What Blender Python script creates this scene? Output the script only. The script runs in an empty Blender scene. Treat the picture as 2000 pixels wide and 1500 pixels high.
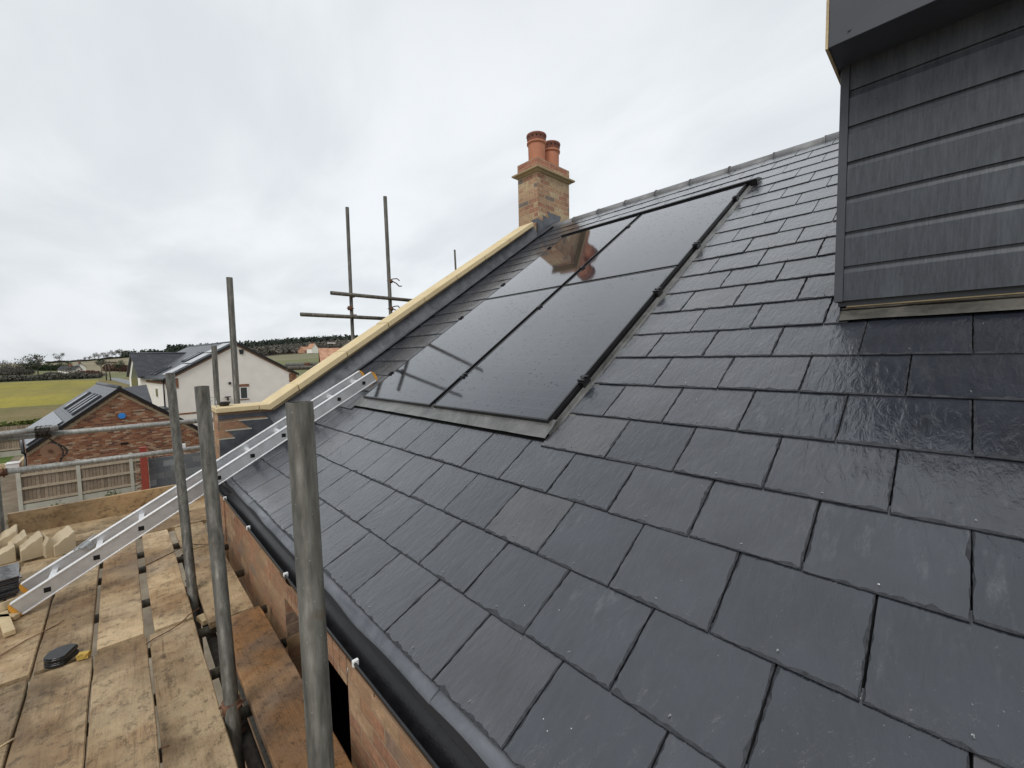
import bpy, bmesh, math, random
from mathutils import Vector, Matrix, noise

random.seed(7)
R = math.radians
sc = bpy.context.scene
COL = sc.collection

# ------------------------------------------------------------------ camera
# world: X along the eaves (towards the viewer), Y up the slope, Z up; origin on the eaves line
CAM = Vector((1.30427, -0.64434, 1.00300))
FPX = 811.85
BX = Vector((0.68662688, 0.03413079, -0.72620839))
BY = Vector((0.72675296, -0.05878344, 0.68437902))
BZ = Vector((-0.01933063, -0.99768712, -0.06516694))
PITCH = R(33.894)
CP, SP = math.cos(PITCH), math.sin(PITCH)
W = 0.3

def ray(x, y):
    d = Vector(((x-1000)/FPX, (y-750)/FPX, 1))
    return Vector((BX.dot(d), BY.dot(d), BZ.dot(d)))
def P(x, y, ax, val):
    d = ray(x, y); i = 'XYZ'.index(ax)
    return CAM + d*((val-CAM[i])/d[i])
def onplane(x, y, p0, n):
    d = ray(x, y); return CAM + d*((p0-CAM).dot(n)/d.dot(n))

cam = bpy.data.cameras.new('camera')
cam.sensor_width = 36; cam.lens = 36*FPX/2000
cam.clip_start = 0.02; cam.clip_end = 9000
co = bpy.data.objects.new('camera', cam); COL.objects.link(co)
right = Vector((BX.x, BY.x, BZ.x)); upv = -Vector((BX.y, BY.y, BZ.y)); back = -Vector((BX.z, BY.z, BZ.z))
m = Matrix((right, upv, back)).transposed().to_4x4(); m.translation = CAM
co.matrix_world = m
sc.camera = co

# ------------------------------------------------------------------ sky, light, exposure
SUN_EL, SUN_AZ = R(50), Vector((0.55, -0.85, 0))
sun_dir = Vector((SUN_AZ.x, SUN_AZ.y, 0)).normalized()*math.cos(SUN_EL) + Vector((0, 0, math.sin(SUN_EL)))
world = bpy.data.worlds.new('World'); sc.world = world
world.use_nodes = True
nt = world.node_tree; nt.nodes.clear()
N = nt.nodes.new; L = nt.links.new
out = N('ShaderNodeOutputWorld'); bg = N('ShaderNodeBackground'); L(bg.outputs[0], out.inputs[0])
tc = N('ShaderNodeTexCoord')
sky = N('ShaderNodeTexSky'); sky.sky_type = 'NISHITA'; sky.sun_disc = False
sky.sun_elevation = SUN_EL; sky.sun_rotation = math.atan2(sun_dir.x, sun_dir.y); sky.dust_density = 4
skb = N('ShaderNodeMix'); skb.data_type = 'RGBA'; skb.blend_type = 'MULTIPLY'; skb.inputs[0].default_value = 1
skb.inputs[7].default_value = (0.1, 0.1, 0.1, 1); L(sky.outputs[0], skb.inputs[6])
# cloud deck: project the direction on a flat layer so that bands flatten towards the horizon
sep = N('ShaderNodeSeparateXYZ'); L(tc.outputs['Generated'], sep.inputs[0])
zc = N('ShaderNodeMath'); zc.operation = 'MAXIMUM'; zc.inputs[1].default_value = 0.0; L(sep.outputs[2], zc.inputs[0])
za = N('ShaderNodeMath'); za.operation = 'ADD'; za.inputs[1].default_value = 0.22; L(zc.outputs[0], za.inputs[0])
dx = N('ShaderNodeMath'); dx.operation = 'DIVIDE'; L(sep.outputs[0], dx.inputs[0]); L(za.outputs[0], dx.inputs[1])
dy = N('ShaderNodeMath'); dy.operation = 'DIVIDE'; L(sep.outputs[1], dy.inputs[0]); L(za.outputs[0], dy.inputs[1])
cmb = N('ShaderNodeCombineXYZ'); L(dx.outputs[0], cmb.inputs[0]); L(dy.outputs[0], cmb.inputs[1])
mp = N('ShaderNodeMapping'); mp.inputs['Rotation'].default_value = (0, 0, R(35)); mp.inputs['Scale'].default_value = (0.85, 1.5, 1)
L(cmb.outputs[0], mp.inputs[0])
n1 = N('ShaderNodeTexNoise'); n1.inputs['Scale'].default_value = 1.3; n1.inputs['Detail'].default_value = 7
n1.inputs['Roughness'].default_value = 0.5; n1.inputs['Distortion'].default_value = 0.35; L(mp.outputs[0], n1.inputs[0])
cr = N('ShaderNodeValToRGB'); cr.color_ramp.interpolation = 'EASE'
cr.color_ramp.elements[0].position = 0.3; cr.color_ramp.elements[0].color = (0.665, 0.70, 0.73, 1)
cr.color_ramp.elements[1].position = 0.68; cr.color_ramp.elements[1].color = (0.81, 0.84, 0.87, 1)
L(n1.outputs[0], cr.inputs[0])
# brighter veil around the hidden sun
vd = N('ShaderNodeVectorMath'); vd.operation = 'DOT_PRODUCT'; L(tc.outputs['Generated'], vd.inputs[0])
vd.inputs[1].default_value = tuple(Vector((-0.62, 0.62, 0.48)).normalized())
gr = N('ShaderNodeMapRange'); gr.inputs[1].default_value = -0.1; gr.inputs[2].default_value = 1.0
gr.inputs[3].default_value = 0.82; gr.inputs[4].default_value = 1.07; gr.interpolation_type = 'SMOOTHSTEP'
L(vd.outputs['Value'], gr.inputs[0])
cm = N('ShaderNodeVectorMath'); cm.operation = 'SCALE'; L(cr.outputs[0], cm.inputs[0]); L(gr.outputs[0], cm.inputs['Scale'])
# the cloud deck is thickest, and darkest, straight overhead
zr_ = N('ShaderNodeMapRange'); zr_.interpolation_type = 'SMOOTHSTEP'; zr_.inputs[1].default_value = 0.48; zr_.inputs[2].default_value = 0.90
zr_.inputs[3].default_value = 1.0; zr_.inputs[4].default_value = 0.84; L(sep.outputs[2], zr_.inputs[0])
cm2 = N('ShaderNodeVectorMath'); cm2.operation = 'SCALE'; L(cm.outputs[0], cm2.inputs[0]); L(zr_.outputs[0], cm2.inputs['Scale']); cm = cm2
mx = N('ShaderNodeMix'); mx.data_type = 'RGBA'; mx.inputs[0].default_value = 0.93
L(skb.outputs[2], mx.inputs[6]); L(cm.outputs[0], mx.inputs[7])
L(mx.outputs[2], bg.inputs[0]); bg.inputs[1].default_value = 1.09

sl = bpy.data.lights.new('sun', 'SUN'); sl.energy = 1.5; sl.angle = R(25); sl.color = (1, 0.965, 0.92)
so = bpy.data.objects.new('sun', sl); COL.objects.link(so)
so.rotation_euler = (-sun_dir).to_track_quat('-Z', 'Y').to_euler()
sc.view_settings.view_transform = 'Standard'; sc.view_settings.look = 'None'
sc.view_settings.exposure = 0.0; sc.view_settings.gamma = 1.0
sc.render.engine = 'CYCLES'; sc.cycles.max_bounces = 6

# ------------------------------------------------------------------ material helpers
class NT:
    def __init__(s, name):
        s.m = bpy.data.materials.new(name); s.m.use_nodes = True
        s.t = s.m.node_tree; s.b = s.t.nodes['Principled BSDF']
    def n(s, typ, **kw):
        o = s.t.nodes.new(typ)
        for k, v in kw.items(): setattr(o, k, v)
        return o
    def l(s, a, b): s.t.links.new(a, b)
    def coord(s, kind='Object', scale=(1, 1, 1), rot=(0, 0, 0), rnd=0.0):
        tcn = s.n('ShaderNodeTexCoord'); mpn = s.n('ShaderNodeMapping')
        mpn.inputs['Scale'].default_value = scale; mpn.inputs['Rotation'].default_value = rot
        s.l(tcn.outputs[kind], mpn.inputs[0])
        if rnd:
            oi = s.n('ShaderNodeObjectInfo'); mu = s.n('ShaderNodeMath', operation='MULTIPLY'); mu.inputs[1].default_value = rnd
            s.l(oi.outputs['Random'], mu.inputs[0]); s.l(mu.outputs[0], mpn.inputs['Location'])
        return mpn.outputs[0]
    def noise(s, co_, scale, detail=4, rough=0.55, dist=0.0):
        o = s.n('ShaderNodeTexNoise'); s.l(co_, o.inputs[0]); o.inputs['Scale'].default_value = scale
        o.inputs['Detail'].default_value = detail; o.inputs['Roughness'].default_value = rough
        o.inputs['Distortion'].default_value = dist
        return o.outputs[0]
    def ramp(s, f, els, interp='LINEAR'):
        o = s.n('ShaderNodeValToRGB'); o.color_ramp.interpolation = interp
        e = o.color_ramp.elements
        while len(e) < len(els): e.new(0.5)
        for i, (p, c) in enumerate(els):
            e[i].position = p; e[i].color = (c, c, c, 1) if isinstance(c, (int, float)) else (*c, 1)
        s.l(f, o.inputs[0]); return o.outputs[0]
    def mix(s, f, a, b, mode='MIX'):
        o = s.n('ShaderNodeMix', data_type='RGBA', blend_type=mode)
        for v, i in ((f, 0), (a, 6), (b, 7)):
            if isinstance(v, (int, float)): o.inputs[i].default_value = v if i == 0 else (v, v, v, 1)
            elif isinstance(v, tuple): o.inputs[i].default_value = (*v, 1)
            else: s.l(v, o.inputs[i])
        return o.outputs[2]
    def math(s, op, a, b=0.0):
        o = s.n('ShaderNodeMath', operation=op)
        for v, i in ((a, 0), (b, 1)):
            if isinstance(v, (int, float)): o.inputs[i].default_value = v
            else: s.l(v, o.inputs[i])
        return o.outputs[0]
    def bump(s, h, strength=0.3, dist=0.01, prev=None):
        o = s.n('ShaderNodeBump'); o.inputs['Strength'].default_value = strength; o.inputs['Distance'].default_value = dist
        s.l(h, o.inputs['Height'])
        if prev is not None: s.l(prev, o.inputs['Normal'])
        return o.outputs[0]
    def set(s, color=None, rough=None, metal=None, normal=None, spec=None, **kw):
        for v, k in ((color, 'Base Color'), (rough, 'Roughness'), (metal, 'Metallic'), (normal, 'Normal'), (spec, 'Specular IOR Level')):
            if v is None: continue
            if isinstance(v, (int, float)): s.b.inputs[k].default_value = v
            elif isinstance(v, tuple): s.b.inputs[k].default_value = (*v, 1)
            else: s.l(v, s.b.inputs[k])
        return s.m

MATS = {}
def simple(name, c, rough=0.6, metal=0.0, var=0.25, scale=8.0, bump=0.0, spec=0.5):
    t = NT(name); co_ = t.coord('Object', rnd=30)
    f = t.noise(co_, scale, 5)
    lo = tuple(max(0, x*(1-var)) for x in c); hi = tuple(min(1, x*(1+var)) for x in c)
    col = t.ramp(f, [(0.3, lo), (0.7, hi)])
    nm = t.bump(t.noise(co_, scale*6, 3), bump, 0.01) if bump else None
    MATS[name] = t.set(col, rough, metal, nm, spec); return MATS[name]

def mat_slate():
    t = NT('slate'); co_ = t.coord('Object')
    at = t.n('ShaderNodeAttribute', attribute_name='rnd'); rv = at.outputs['Fac']
    # every slate takes its own piece of the noise
    off = t.n('ShaderNodeVectorMath', operation='ADD'); sc_ = t.math('MULTIPLY', rv, 57.0)
    t.l(co_, off.inputs[0]); t.l(sc_, off.inputs[1]); c2 = off.outputs[0]
    st = t.n('ShaderNodeMapping'); st.inputs['Scale'].default_value = (3.2, 1, 1); st.inputs['Rotation'].default_value = (0, 0, R(-12)); t.l(c2, st.inputs[0]); cs = st.outputs[0]
    base = t.ramp(rv, [(0.0, (0.016, 0.020, 0.029)), (0.5, (0.027, 0.031, 0.041)), (0.85, (0.037, 0.040, 0.050)), (1.0, (0.046, 0.046, 0.050))])
    pat = t.ramp(t.noise(c2, 6, 6, 0.6), [(0.35, 0.78), (0.7, 1.25)])
    col = t.mix(1.0, base, pat, 'MULTIPLY')
    # pale lime bloom in drips
    bl = t.math('MULTIPLY', t.ramp(t.noise(cs, 9, 7, 0.7), [(0.54, 0), (0.74, 1)]), t.ramp(t.noise(co_, 1.7, 2), [(0.46, 0), (0.62, 0.6)]))
    col = t.mix(bl, col, (0.12, 0.125, 0.135))
    # white grit and swarf
    v = t.n('ShaderNodeTexVoronoi'); v.inputs['Scale'].default_value = 42; t.l(c2, v.inputs[0])
    sp = t.math('LESS_THAN', v.outputs['Distance'], 0.06)
    sel = t.math('GREATER_THAN', t.n('ShaderNodeSeparateColor').outputs[0], 0.8)
    sc2 = t.t.nodes[-1] if False else None
    sepc = t.n('ShaderNodeSeparateColor'); t.l(v.outputs['Color'], sepc.inputs[0])
    sel = t.math('GREATER_THAN', sepc.outputs[0], 0.82)
    clus = t.ramp(t.noise(co_, 2.3, 2), [(0.5, 0), (0.56, 1)])
    gf = t.math('MULTIPLY', t.math('MULTIPLY', sp, sel), clus)
    col = t.mix(gf, col, (0.55, 0.55, 0.53))
    # riven surface: soft ripples plus fine grain; the ripples run up the slope
    h1 = t.noise(cs, 13, 5, 0.6, 0.6); h2 = t.noise(c2, 60, 4, 0.6); h3 = t.noise(c2, 3.0, 2, 0.5)
    nm = t.bump(h3, 0.45, 0.02)
    nm = t.bump(h1, 0.8, 0.007, nm)
    nm = t.bump(h2, 0.25, 0.0015, nm)
    # rain drops standing on the wet face
    vd_ = t.n('ShaderNodeTexVoronoi'); vd_.inputs['Scale'].default_value = 95; t.l(c2, vd_.inputs[0])
    dr = t.ramp(vd_.outputs['Distance'], [(0.0, 1.0), (0.22, 0.0)])
    sepd = t.n('ShaderNodeSeparateColor'); t.l(vd_.outputs['Color'], sepd.inputs[0])
    dr = t.math('MULTIPLY', dr, t.math('GREATER_THAN', sepd.outputs[1], 0.72))
    nm = t.bump(dr, 0.35, 0.002, nm)
    rg = t.ramp(t.noise(co_, 1.1, 4, 0.6), [(0.35, 0.19), (0.68, 0.36)])
    nc = t.bump(h3, 0.3, 0.02); nc = t.bump(h1, 0.5, 0.006, nc); nc = t.bump(dr, 0.25, 0.002, nc)
    t.b.inputs['Coat Weight'].default_value = 1.0; t.b.inputs['Coat Roughness'].default_value = 0.10; t.b.inputs['Coat IOR'].default_value = 1.62; t.l(nc, t.b.inputs['Coat Normal'])
    return t.set(col, rg, 0.0, nm, 0.6)

def mat_panel():
    t = NT('panel_glass'); co_ = t.coord('Object')
    br = t.n('ShaderNodeTexBrick'); t.l(co_, br.inputs[0]); br.offset = 0
    br.inputs['Color1'].default_value = (0.004, 0.005, 0.010, 1); br.inputs['Color2'].default_value = (0.005, 0.006, 0.012, 1)
    br.inputs['Mortar'].default_value = (0.04, 0.042, 0.05, 1)
    br.inputs['Scale'].default_value = 1; br.inputs['Brick Width'].default_value = 0.166; br.inputs['Row Height'].default_value = 0.083
    br.inputs['Mortar Size'].default_value = 0.0018
    w = t.n('ShaderNodeTexWave', bands_direction='Y'); t.l(co_, w.inputs[0]); w.inputs['Scale'].default_value = 26
    fine = t.ramp(w.outputs['Fac'], [(0.86, 0), (1.0, 1)])
    w2 = t.n('ShaderNodeTexWave', bands_direction='X'); t.l(co_, w2.inputs[0]); w2.inputs['Scale'].default_value = 26
    dots = t.math('MULTIPLY', fine, t.ramp(w2.outputs['Fac'], [(0.5, 0), (0.9, 1)]))
    col = t.mix(dots, br.outputs['Color'], (0.15, 0.155, 0.17))
    v = t.n('ShaderNodeTexVoronoi'); v.inputs['Scale'].default_value = 48; t.l(co_, v.inputs[0])
    dr = t.ramp(v.outputs['Distance'], [(0.0, 1.0), (0.25, 0.0)])
    sp = t.n('ShaderNodeSeparateColor'); t.l(v.outputs['Color'], sp.inputs[0])
    clus = t.ramp(t.noise(co_, 3.5, 3), [(0.36, 0.25), (0.62, 1)])
    dr = t.math('MULTIPLY', t.math('MULTIPLY', dr, t.math('GREATER_THAN', sp.outputs[0], 0.78)), clus)
    nm = t.bump(t.noise(co_, 30, 2), 0.05, 0.002)
    nm = t.bump(dr, 0.9, 0.010, nm)
    t.b.inputs['IOR'].default_value = 1.86; t.b.inputs['Specular Tint'].default_value = (0.86, 0.92, 1.0, 1)   # bluish anti-reflective coating
    t.b.inputs['Coat Weight'].default_value = 0.7; t.b.inputs['Coat Roughness'].default_value = 0.05; t.l(nm, t.b.inputs['Coat Normal'])
    return t.set(col, 0.055, 0.0, nm, 0.5)

def mat_brick(name, cols, mortar, rough=0.8, bump=0.6, bw=0.225, rh=0.075, ms=0.010, wet=None, scale=1.0):
    t = NT(name); co_ = t.coord('UV')
    br = t.n('ShaderNodeTexBrick'); t.l(co_, br.inputs[0]); br.offset = 0.5
    br.inputs['Color1'].default_value = (0, 0, 0, 1); br.inputs['Color2'].default_value = (1, 1, 1, 1)
    br.inputs['Mortar'].default_value = (0.5, 0.5, 0.5, 1); br.inputs['Scale'].default_value = scale
    br.inputs['Brick Width'].default_value = bw; br.inputs['Row Height'].default_value = rh
    br.inputs['Mortar Size'].default_value = ms*0.5; br.inputs['Mortar Smooth'].default_value = 0.3
    n = len(cols)
    c = t.ramp(br.outputs['Color'], [((i+0.5)/n if i else 0.0, cc) for i, cc in enumerate(cols)], 'CONSTANT' if n > 2 else 'LINEAR')
    c = t.mix(0.9, c, t.ramp(t.noise(co_, 22, 6, 0.65), [(0.3, 0.6), (0.72, 1.4)]), 'MULTIPLY')
    c = t.mix(br.outputs['Fac'], c, mortar)
    c = t.mix(0.8, c, t.ramp(t.noise(co_, 1.6, 5, 0.6), [(0.3, 0.75), (0.7, 1.2)]), 'MULTIPLY')
    if wet: c = t.mix(t.ramp(t.noise(co_, 2.3, 4), [(0.45, 0), (0.6, 0.75)]), c, wet)
    h = t.math('SUBTRACT', t.noise(co_, 60, 4), t.math('MULTIPLY', br.outputs['Fac'], 1.6))
    return t.set(c, rough, 0, t.bump(h, bump, 0.006), 0.3)

def mat_board(name='scaffold_board_wood', tint=(0.39, 0.265, 0.145), dark=(0.17, 0.105, 0.055), mud=(0.55, 0.415, 0.25), orange=0.0):
    t = NT(name); co_ = t.coord('Object', rnd=41)
    g = t.n('ShaderNodeMapping'); g.inputs['Scale'].default_value = (1.4, 22, 22); t.l(co_, g.inputs[0])
    gr_ = t.noise(g.outputs[0], 2.2, 6, 0.65, 0.6)
    c = t.ramp(gr_, [(0.3, dark), (0.5, tint), (0.75, tuple(min(1, x*1.25) for x in tint))])
    mudf = t.ramp(t.noise(co_, 3.4, 7, 0.68, 0.3), [(0.36, 0), (0.56, 0.95)])
    c = t.mix(mudf, c, mud)
    if orange: c = t.mix(t.ramp(t.noise(co_, 2.0, 4), [(0.4, 0), (0.6, orange)]), c, (0.46, 0.25, 0.09))
    st = t.ramp(t.noise(co_, 21, 8, 0.8), [(0.40, 0.35), (0.47, 0.95), (0.62, 1.0), (0.74, 1.25)])
    c = t.mix(0.75, c, st, 'MULTIPLY')
    dk = t.ramp(t.noise(co_, 1.5, 6, 0.65), [(0.37, 0.42), (0.46, 0.8), (0.60, 1.15)])
    c = t.mix(0.85, c, dk, 'MULTIPLY')
    wetp = t.ramp(t.noise(co_, 0.9, 5, 0.62, 0.4), [(0.50, 0), (0.58, 0.8)]); c = t.mix(wetp, c, t.mix(1.0, c, (0.50, 0.43, 0.36), 'MULTIPLY'))
    oi = t.n('ShaderNodeObjectInfo'); c = t.mix(0.75, c, t.ramp(oi.outputs['Random'], [(0, 0.78), (1, 1.15)]), 'MULTIPLY')
    rg = t.ramp(t.noise(co_, 2.5, 4), [(0.38, 0.42), (0.6, 0.85)])
    hh = t.math('ADD', t.noise(co_, 26, 8, 0.7), t.math('MULTIPLY', gr_, 0.5))
    nm = t.bump(hh, 0.8, 0.008); nm = t.bump(t.noise(co_, 75, 6, 0.8), 0.7, 0.003, nm)
    return t.set(c, rg, 0, nm, 0.4)

def mat_tube(name='weathered_steel_tube', tone=((0.04, 0.038, 0.030), (0.105, 0.100, 0.083), (0.19, 0.183, 0.158))):
    t = NT(name); co_ = t.coord('Object', rnd=23)
    g = t.n('ShaderNodeMapping'); g.inputs['Scale'].default_value = (8, 8, 1.2); t.l(co_, g.inputs[0])
    c = t.ramp(t.noise(g.outputs[0], 6, 6, 0.65), [(0.3, tone[0]), (0.52, tone[1]), (0.75, tone[2])])
    c = t.mix(t.ramp(t.noise(co_, 9, 6, 0.7), [(0.6, 0), (0.72, 0.8)]), c, (0.10, 0.065, 0.04))
    v = t.n('ShaderNodeTexVoronoi'); v.inputs['Scale'].default_value = 60; t.l(co_, v.inputs[0])
    c = t.mix(t.math('MULTIPLY', t.math('LESS_THAN', v.outputs['Distance'], 0.09), 0.4), c, (0.42, 0.41, 0.38))
    return t.set(c, t.ramp(t.noise(co_, 12, 3), [(0.3, 0.42), (0.7, 0.68)]), 0.35, t.bump(t.noise(co_, 90, 4), 0.3, 0.001), 0.5)

def mat_lead(name='lead', c0=(0.10, 0.108, 0.122), c1=(0.22, 0.232, 0.25), rough=0.42, scale=7):
    t = NT(name); co_ = t.coord('Object')
    c = t.ramp(t.noise(co_, scale, 7, 0.65, 0.5), [(0.32, c0), (0.7, c1)])
    c = t.mix(t.ramp(t.noise(co_, scale*3, 5, 0.7), [(0.6, 0), (0.75, 0.4)]), c, tuple(min(1, x*1.5) for x in c1))
    return t.set(c, t.ramp(t.noise(co_, 5, 3), [(0.3, rough-.12), (0.7, rough+.15)]), 0.35, t.bump(t.noise(co_, 11, 3), 0.3, 0.01), 0.5)

def mat_stone(name, c, wet=(0.42, 0.3, 0.14)):
    t = NT(name); co_ = t.coord('Object', rnd=9)
    k = t.ramp(t.noise(co_, 5, 6, 0.6), [(0.3, tuple(x*0.86 for x in c)), (0.7, c)])
    k = t.mix(t.ramp(t.noise(co_, 2.2, 5, 0.7), [(0.55, 0), (0.72, 0.45)]), k, wet)
    k = t.mix(t.math('MULTIPLY', t.ramp(t.noise(co_, 90, 2), [(0.64, 0), (0.7, 1)]), 0.35), k, tuple(x*0.5 for x in c))
    return t.set(k, 0.75, 0, t.bump(t.noise(co_, 120, 4), 0.3, 0.002), 0.3)

def mat_cladding():
    t = NT('dark_cladding'); co_ = t.coord('Object')
    g = t.n('ShaderNodeMapping'); g.inputs['Scale'].default_value = (28, 1, 3.0); t.l(co_, g.inputs[0])
    g2 = t.n('ShaderNodeMapping'); g2.inputs['Scale'].default_value = (9, 1, 1.1); t.l(co_, g2.inputs[0])
    c = t.ramp(t.noise(g.outputs[0], 5, 6, 0.7), [(0.35, (0.045, 0.051, 0.062)), (0.65, (0.078, 0.087, 0.102))])
    c = t.mix(t.ramp(t.noise(g2.outputs[0], 1.6, 5, 0.6), [(0.52, 0), (0.7, 0.45)]), c, (0.130, 0.145, 0.160))
    v = t.n('ShaderNodeTexVoronoi'); v.inputs['Scale'].default_value = 75; t.l(co_, v.inputs[0])
    s = t.n('ShaderNodeSeparateColor'); t.l(v.outputs['Color'], s.inputs[0])
    d = t.math('MULTIPLY', t.math('LESS_THAN', v.outputs['Distance'], 0.2), t.math('GREATER_THAN', s.outputs[0], 0.8))
    d = t.math('MULTIPLY', d, t.ramp(t.noise(co_, 3, 3), [(0.46, 0), (0.58, 1)]))
    c = t.mix(t.math('MULTIPLY', d, 0.8), c, (0.012, 0.013, 0.014))
    nm = t.bump(t.noise(g.outputs[0], 7, 5, 0.7), 0.28, 0.002)
    nm = t.bump(d, 0.4, 0.002, nm)
    return t.set(c, t.ramp(t.noise(co_, 2, 3), [(0.3, 0.38), (0.7, 0.6)]), 0, nm, 0.5)

M = {}
M['slate'] = mat_slate(); M['glass'] = mat_panel(); M['tube'] = mat_tube(); M['tube_pale'] = mat_tube('galvanised_tube', ((0.20, 0.20, 0.18), (0.34, 0.345, 0.33), (0.48, 0.485, 0.47))); M['lead'] = mat_lead('lead', (0.065, 0.070, 0.082), (0.155, 0.163, 0.18))
M['slate_edge'] = simple('dressed_slate_edge', (0.034, 0.037, 0.044), 0.5, 0, 0.5, 60, 0.5)
M['apron_lead'] = mat_lead('stained_lead', (0.07, 0.066, 0.058), (0.19, 0.18, 0.158), 0.36, 9)
M['tray_lead'] = mat_lead('bright_flashing', (0.10, 0.10, 0.097), (0.25, 0.25, 0.24), 0.24, 5)
M['board'] = mat_board(); M['board_wet'] = mat_board('wet_orange_board', (0.42, 0.24, 0.11), (0.24, 0.125, 0.06), (0.27, 0.20, 0.145), 0.6)
M['toe'] = mat_board('toe_board_wood', (0.40, 0.27, 0.14), (0.27, 0.17, 0.09), (0.42, 0.31, 0.18), 0.25)
M['clean_wood'] = simple('sawn_timber', (0.60, 0.47, 0.28), 0.7, bump=0.3)
M['coping'] = mat_stone('cast_stone', (0.76, 0.62, 0.37), (0.56, 0.42, 0.21)); M['block_stone'] = mat_stone('pale_cast_stone', (0.60, 0.50, 0.34))
M['clad'] = mat_cladding(); M['cornice'] = mat_stone('dull_cast_stone', (0.46, 0.37, 0.22))
M['near_brick'] = mat_brick('multi_stock_brick', [(0.38, 0.20, 0.12), (0.43, 0.27, 0.165), (0.33, 0.175, 0.11), (0.46, 0.31, 0.19), (0.27, 0.19, 0.14), (0.41, 0.23, 0.14)], (0.38, 0.28, 0.19), 0.75, wet=(0.34, 0.22, 0.13))
M['chim_brick'] = mat_brick('chimney_brick', [(0.40, 0.24, 0.15), (0.47, 0.34, 0.21), (0.35, 0.19, 0.125), (0.50, 0.38, 0.24), (0.44, 0.29, 0.18), (0.22, 0.18, 0.15), (0.43, 0.27, 0.17), (0.46, 0.32, 0.20), (0.38, 0.20, 0.13)], (0.50, 0.41, 0.28), 0.8)
M['cap_brick'] = mat_brick('cap_brick', [(0.38, 0.17, 0.11), (0.44, 0.28, 0.17), (0.34, 0.15, 0.10), (0.24, 0.18, 0.14), (0.40, 0.20, 0.13)], (0.44, 0.35, 0.24), 0.8)
M['garage_brick'] = mat_brick('red_brown_brick', [(0.24, 0.095, 0.05), (0.33, 0.16, 0.09), (0.17, 0.07, 0.045), (0.40, 0.25, 0.16), (0.27, 0.11, 0.06), (0.12, 0.065, 0.05), (0.30, 0.17, 0.10), (0.25, 0.12, 0.07), (0.20, 0.085, 0.05), (0.31, 0.15, 0.085), (0.40, 0.29, 0.20), (0.22, 0.10, 0.06)], (0.24, 0.16, 0.10), 0.85, 0.2, 0.20, 0.068)
M['block'] = mat_brick('grey_blockwork', [(0.12, 0.13, 0.14), (0.17, 0.18, 0.185), (0.14, 0.145, 0.15), (0.23, 0.245, 0.255)], (0.16, 0.16, 0.15), 0.85, 0.3, 0.45, 0.225, 0.012)
M['far_slate'] = mat_brick('far_slate_roof', [(0.045, 0.048, 0.058), (0.06, 0.063, 0.073), (0.052, 0.055, 0.064)], (0.02, 0.02, 0.025), 0.32, 0.25, 0.3, 0.25, 0.02)
M['peach_tile'] = mat_brick('peach_clay_tile', [(0.50, 0.27, 0.17), (0.56, 0.33, 0.21), (0.46, 0.24, 0.15)], (0.34, 0.18, 0.11), 0.8, 0.2, 0.3, 0.3, 0.02)
M['render'] = simple('cream_render', (0.84, 0.80, 0.73), 0.85, var=0.05, scale=1.5, bump=0.05)
M['white_render'] = simple('white_render', (0.85, 0.83, 0.76), 0.85, var=0.05, scale=1.5)
M['black_plastic'] = simple('black_plastic', (0.012, 0.012, 0.013), 0.3, var=0.4, scale=20, bump=0.08)
M['black_metal'] = simple('black_frame', (0.014, 0.014, 0.016), 0.32, var=0.2)
M['dark_trim'] = simple('dark_grey_trim', (0.066, 0.073, 0.086), 0.45, var=0.12, scale=5, bump=0.05)
M['membrane'] = mat_lead('eaves_membrane', (0.09, 0.097, 0.112), (0.19, 0.20, 0.22), 0.27, 6)
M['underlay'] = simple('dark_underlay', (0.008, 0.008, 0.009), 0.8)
M['alu'] = simple('aluminium', (0.62, 0.63, 0.645), 0.42, 0.55, 0.12, 14, 0.12)
M['alu_edge'] = simple('bright_aluminium', (0.85, 0.86, 0.87), 0.35, 0.3, 0.05)
M['steel'] = simple('bright_steel', (0.45, 0.46, 0.46), 0.35, 0.8, 0.2, 20)
M['rust'] = simple('rusty_steel', (0.15, 0.075, 0.045), 0.75, 0.3, 0.5, 40, 0.4)
M['orange'] = simple('orange_plastic', (0.75, 0.36, 0.05), 0.5)
M['terracotta'] = simple('terracotta', (0.52, 0.215, 0.125), 0.75, var=0.12, scale=6, bump=0.1)
M['terra_dark'] = simple('dark_terracotta', (0.25, 0.10, 0.07), 0.75, var=0.2, scale=9)
M['hole'] = simple('dark_hole', (0.006, 0.005, 0.005), 0.9)
M['ridge'] = simple('ridge_tile_grey', (0.20, 0.20, 0.205), 0.5, var=0.25, scale=9, bump=0.15)
M['mortar'] = simple('sandy_mortar', (0.38, 0.31, 0.20), 0.9, var=0.25, scale=20, bump=0.3)
M['red_paint'] = simple('red_oxide_paint', (0.27, 0.045, 0.028), 0.55, var=0.15)
M['concrete'] = simple('pale_concrete', (0.46, 0.44, 0.37), 0.85, var=0.12, scale=3)
M['seam'] = simple('grey_seam_metal', (0.30, 0.32, 0.35), 0.35, 0.3, 0.08)
M['fence_wood'] = None
M['white_plastic'] = simple('white_plastic', (0.78, 0.78, 0.77), 0.5, var=0.05)
M['blue'] = simple('blue_plastic', (0.03, 0.25, 0.72), 0.45, var=0.1)
M['yellow'] = simple('yellow_sponge', (0.62, 0.42, 0.10), 0.95, var=0.3, scale=60, bump=0.6)
M['glass_win'] = simple('window_glass', (0.05, 0.06, 0.06), 0.12)
M['brown_trim'] = simple('brown_timber_trim', (0.26, 0.15, 0.09), 0.7)
M['black_mud'] = simple('mortar_caked_steel', (0.05, 0.042, 0.035), 0.9, 0.0, 0.5, 40, 0.9)

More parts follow.
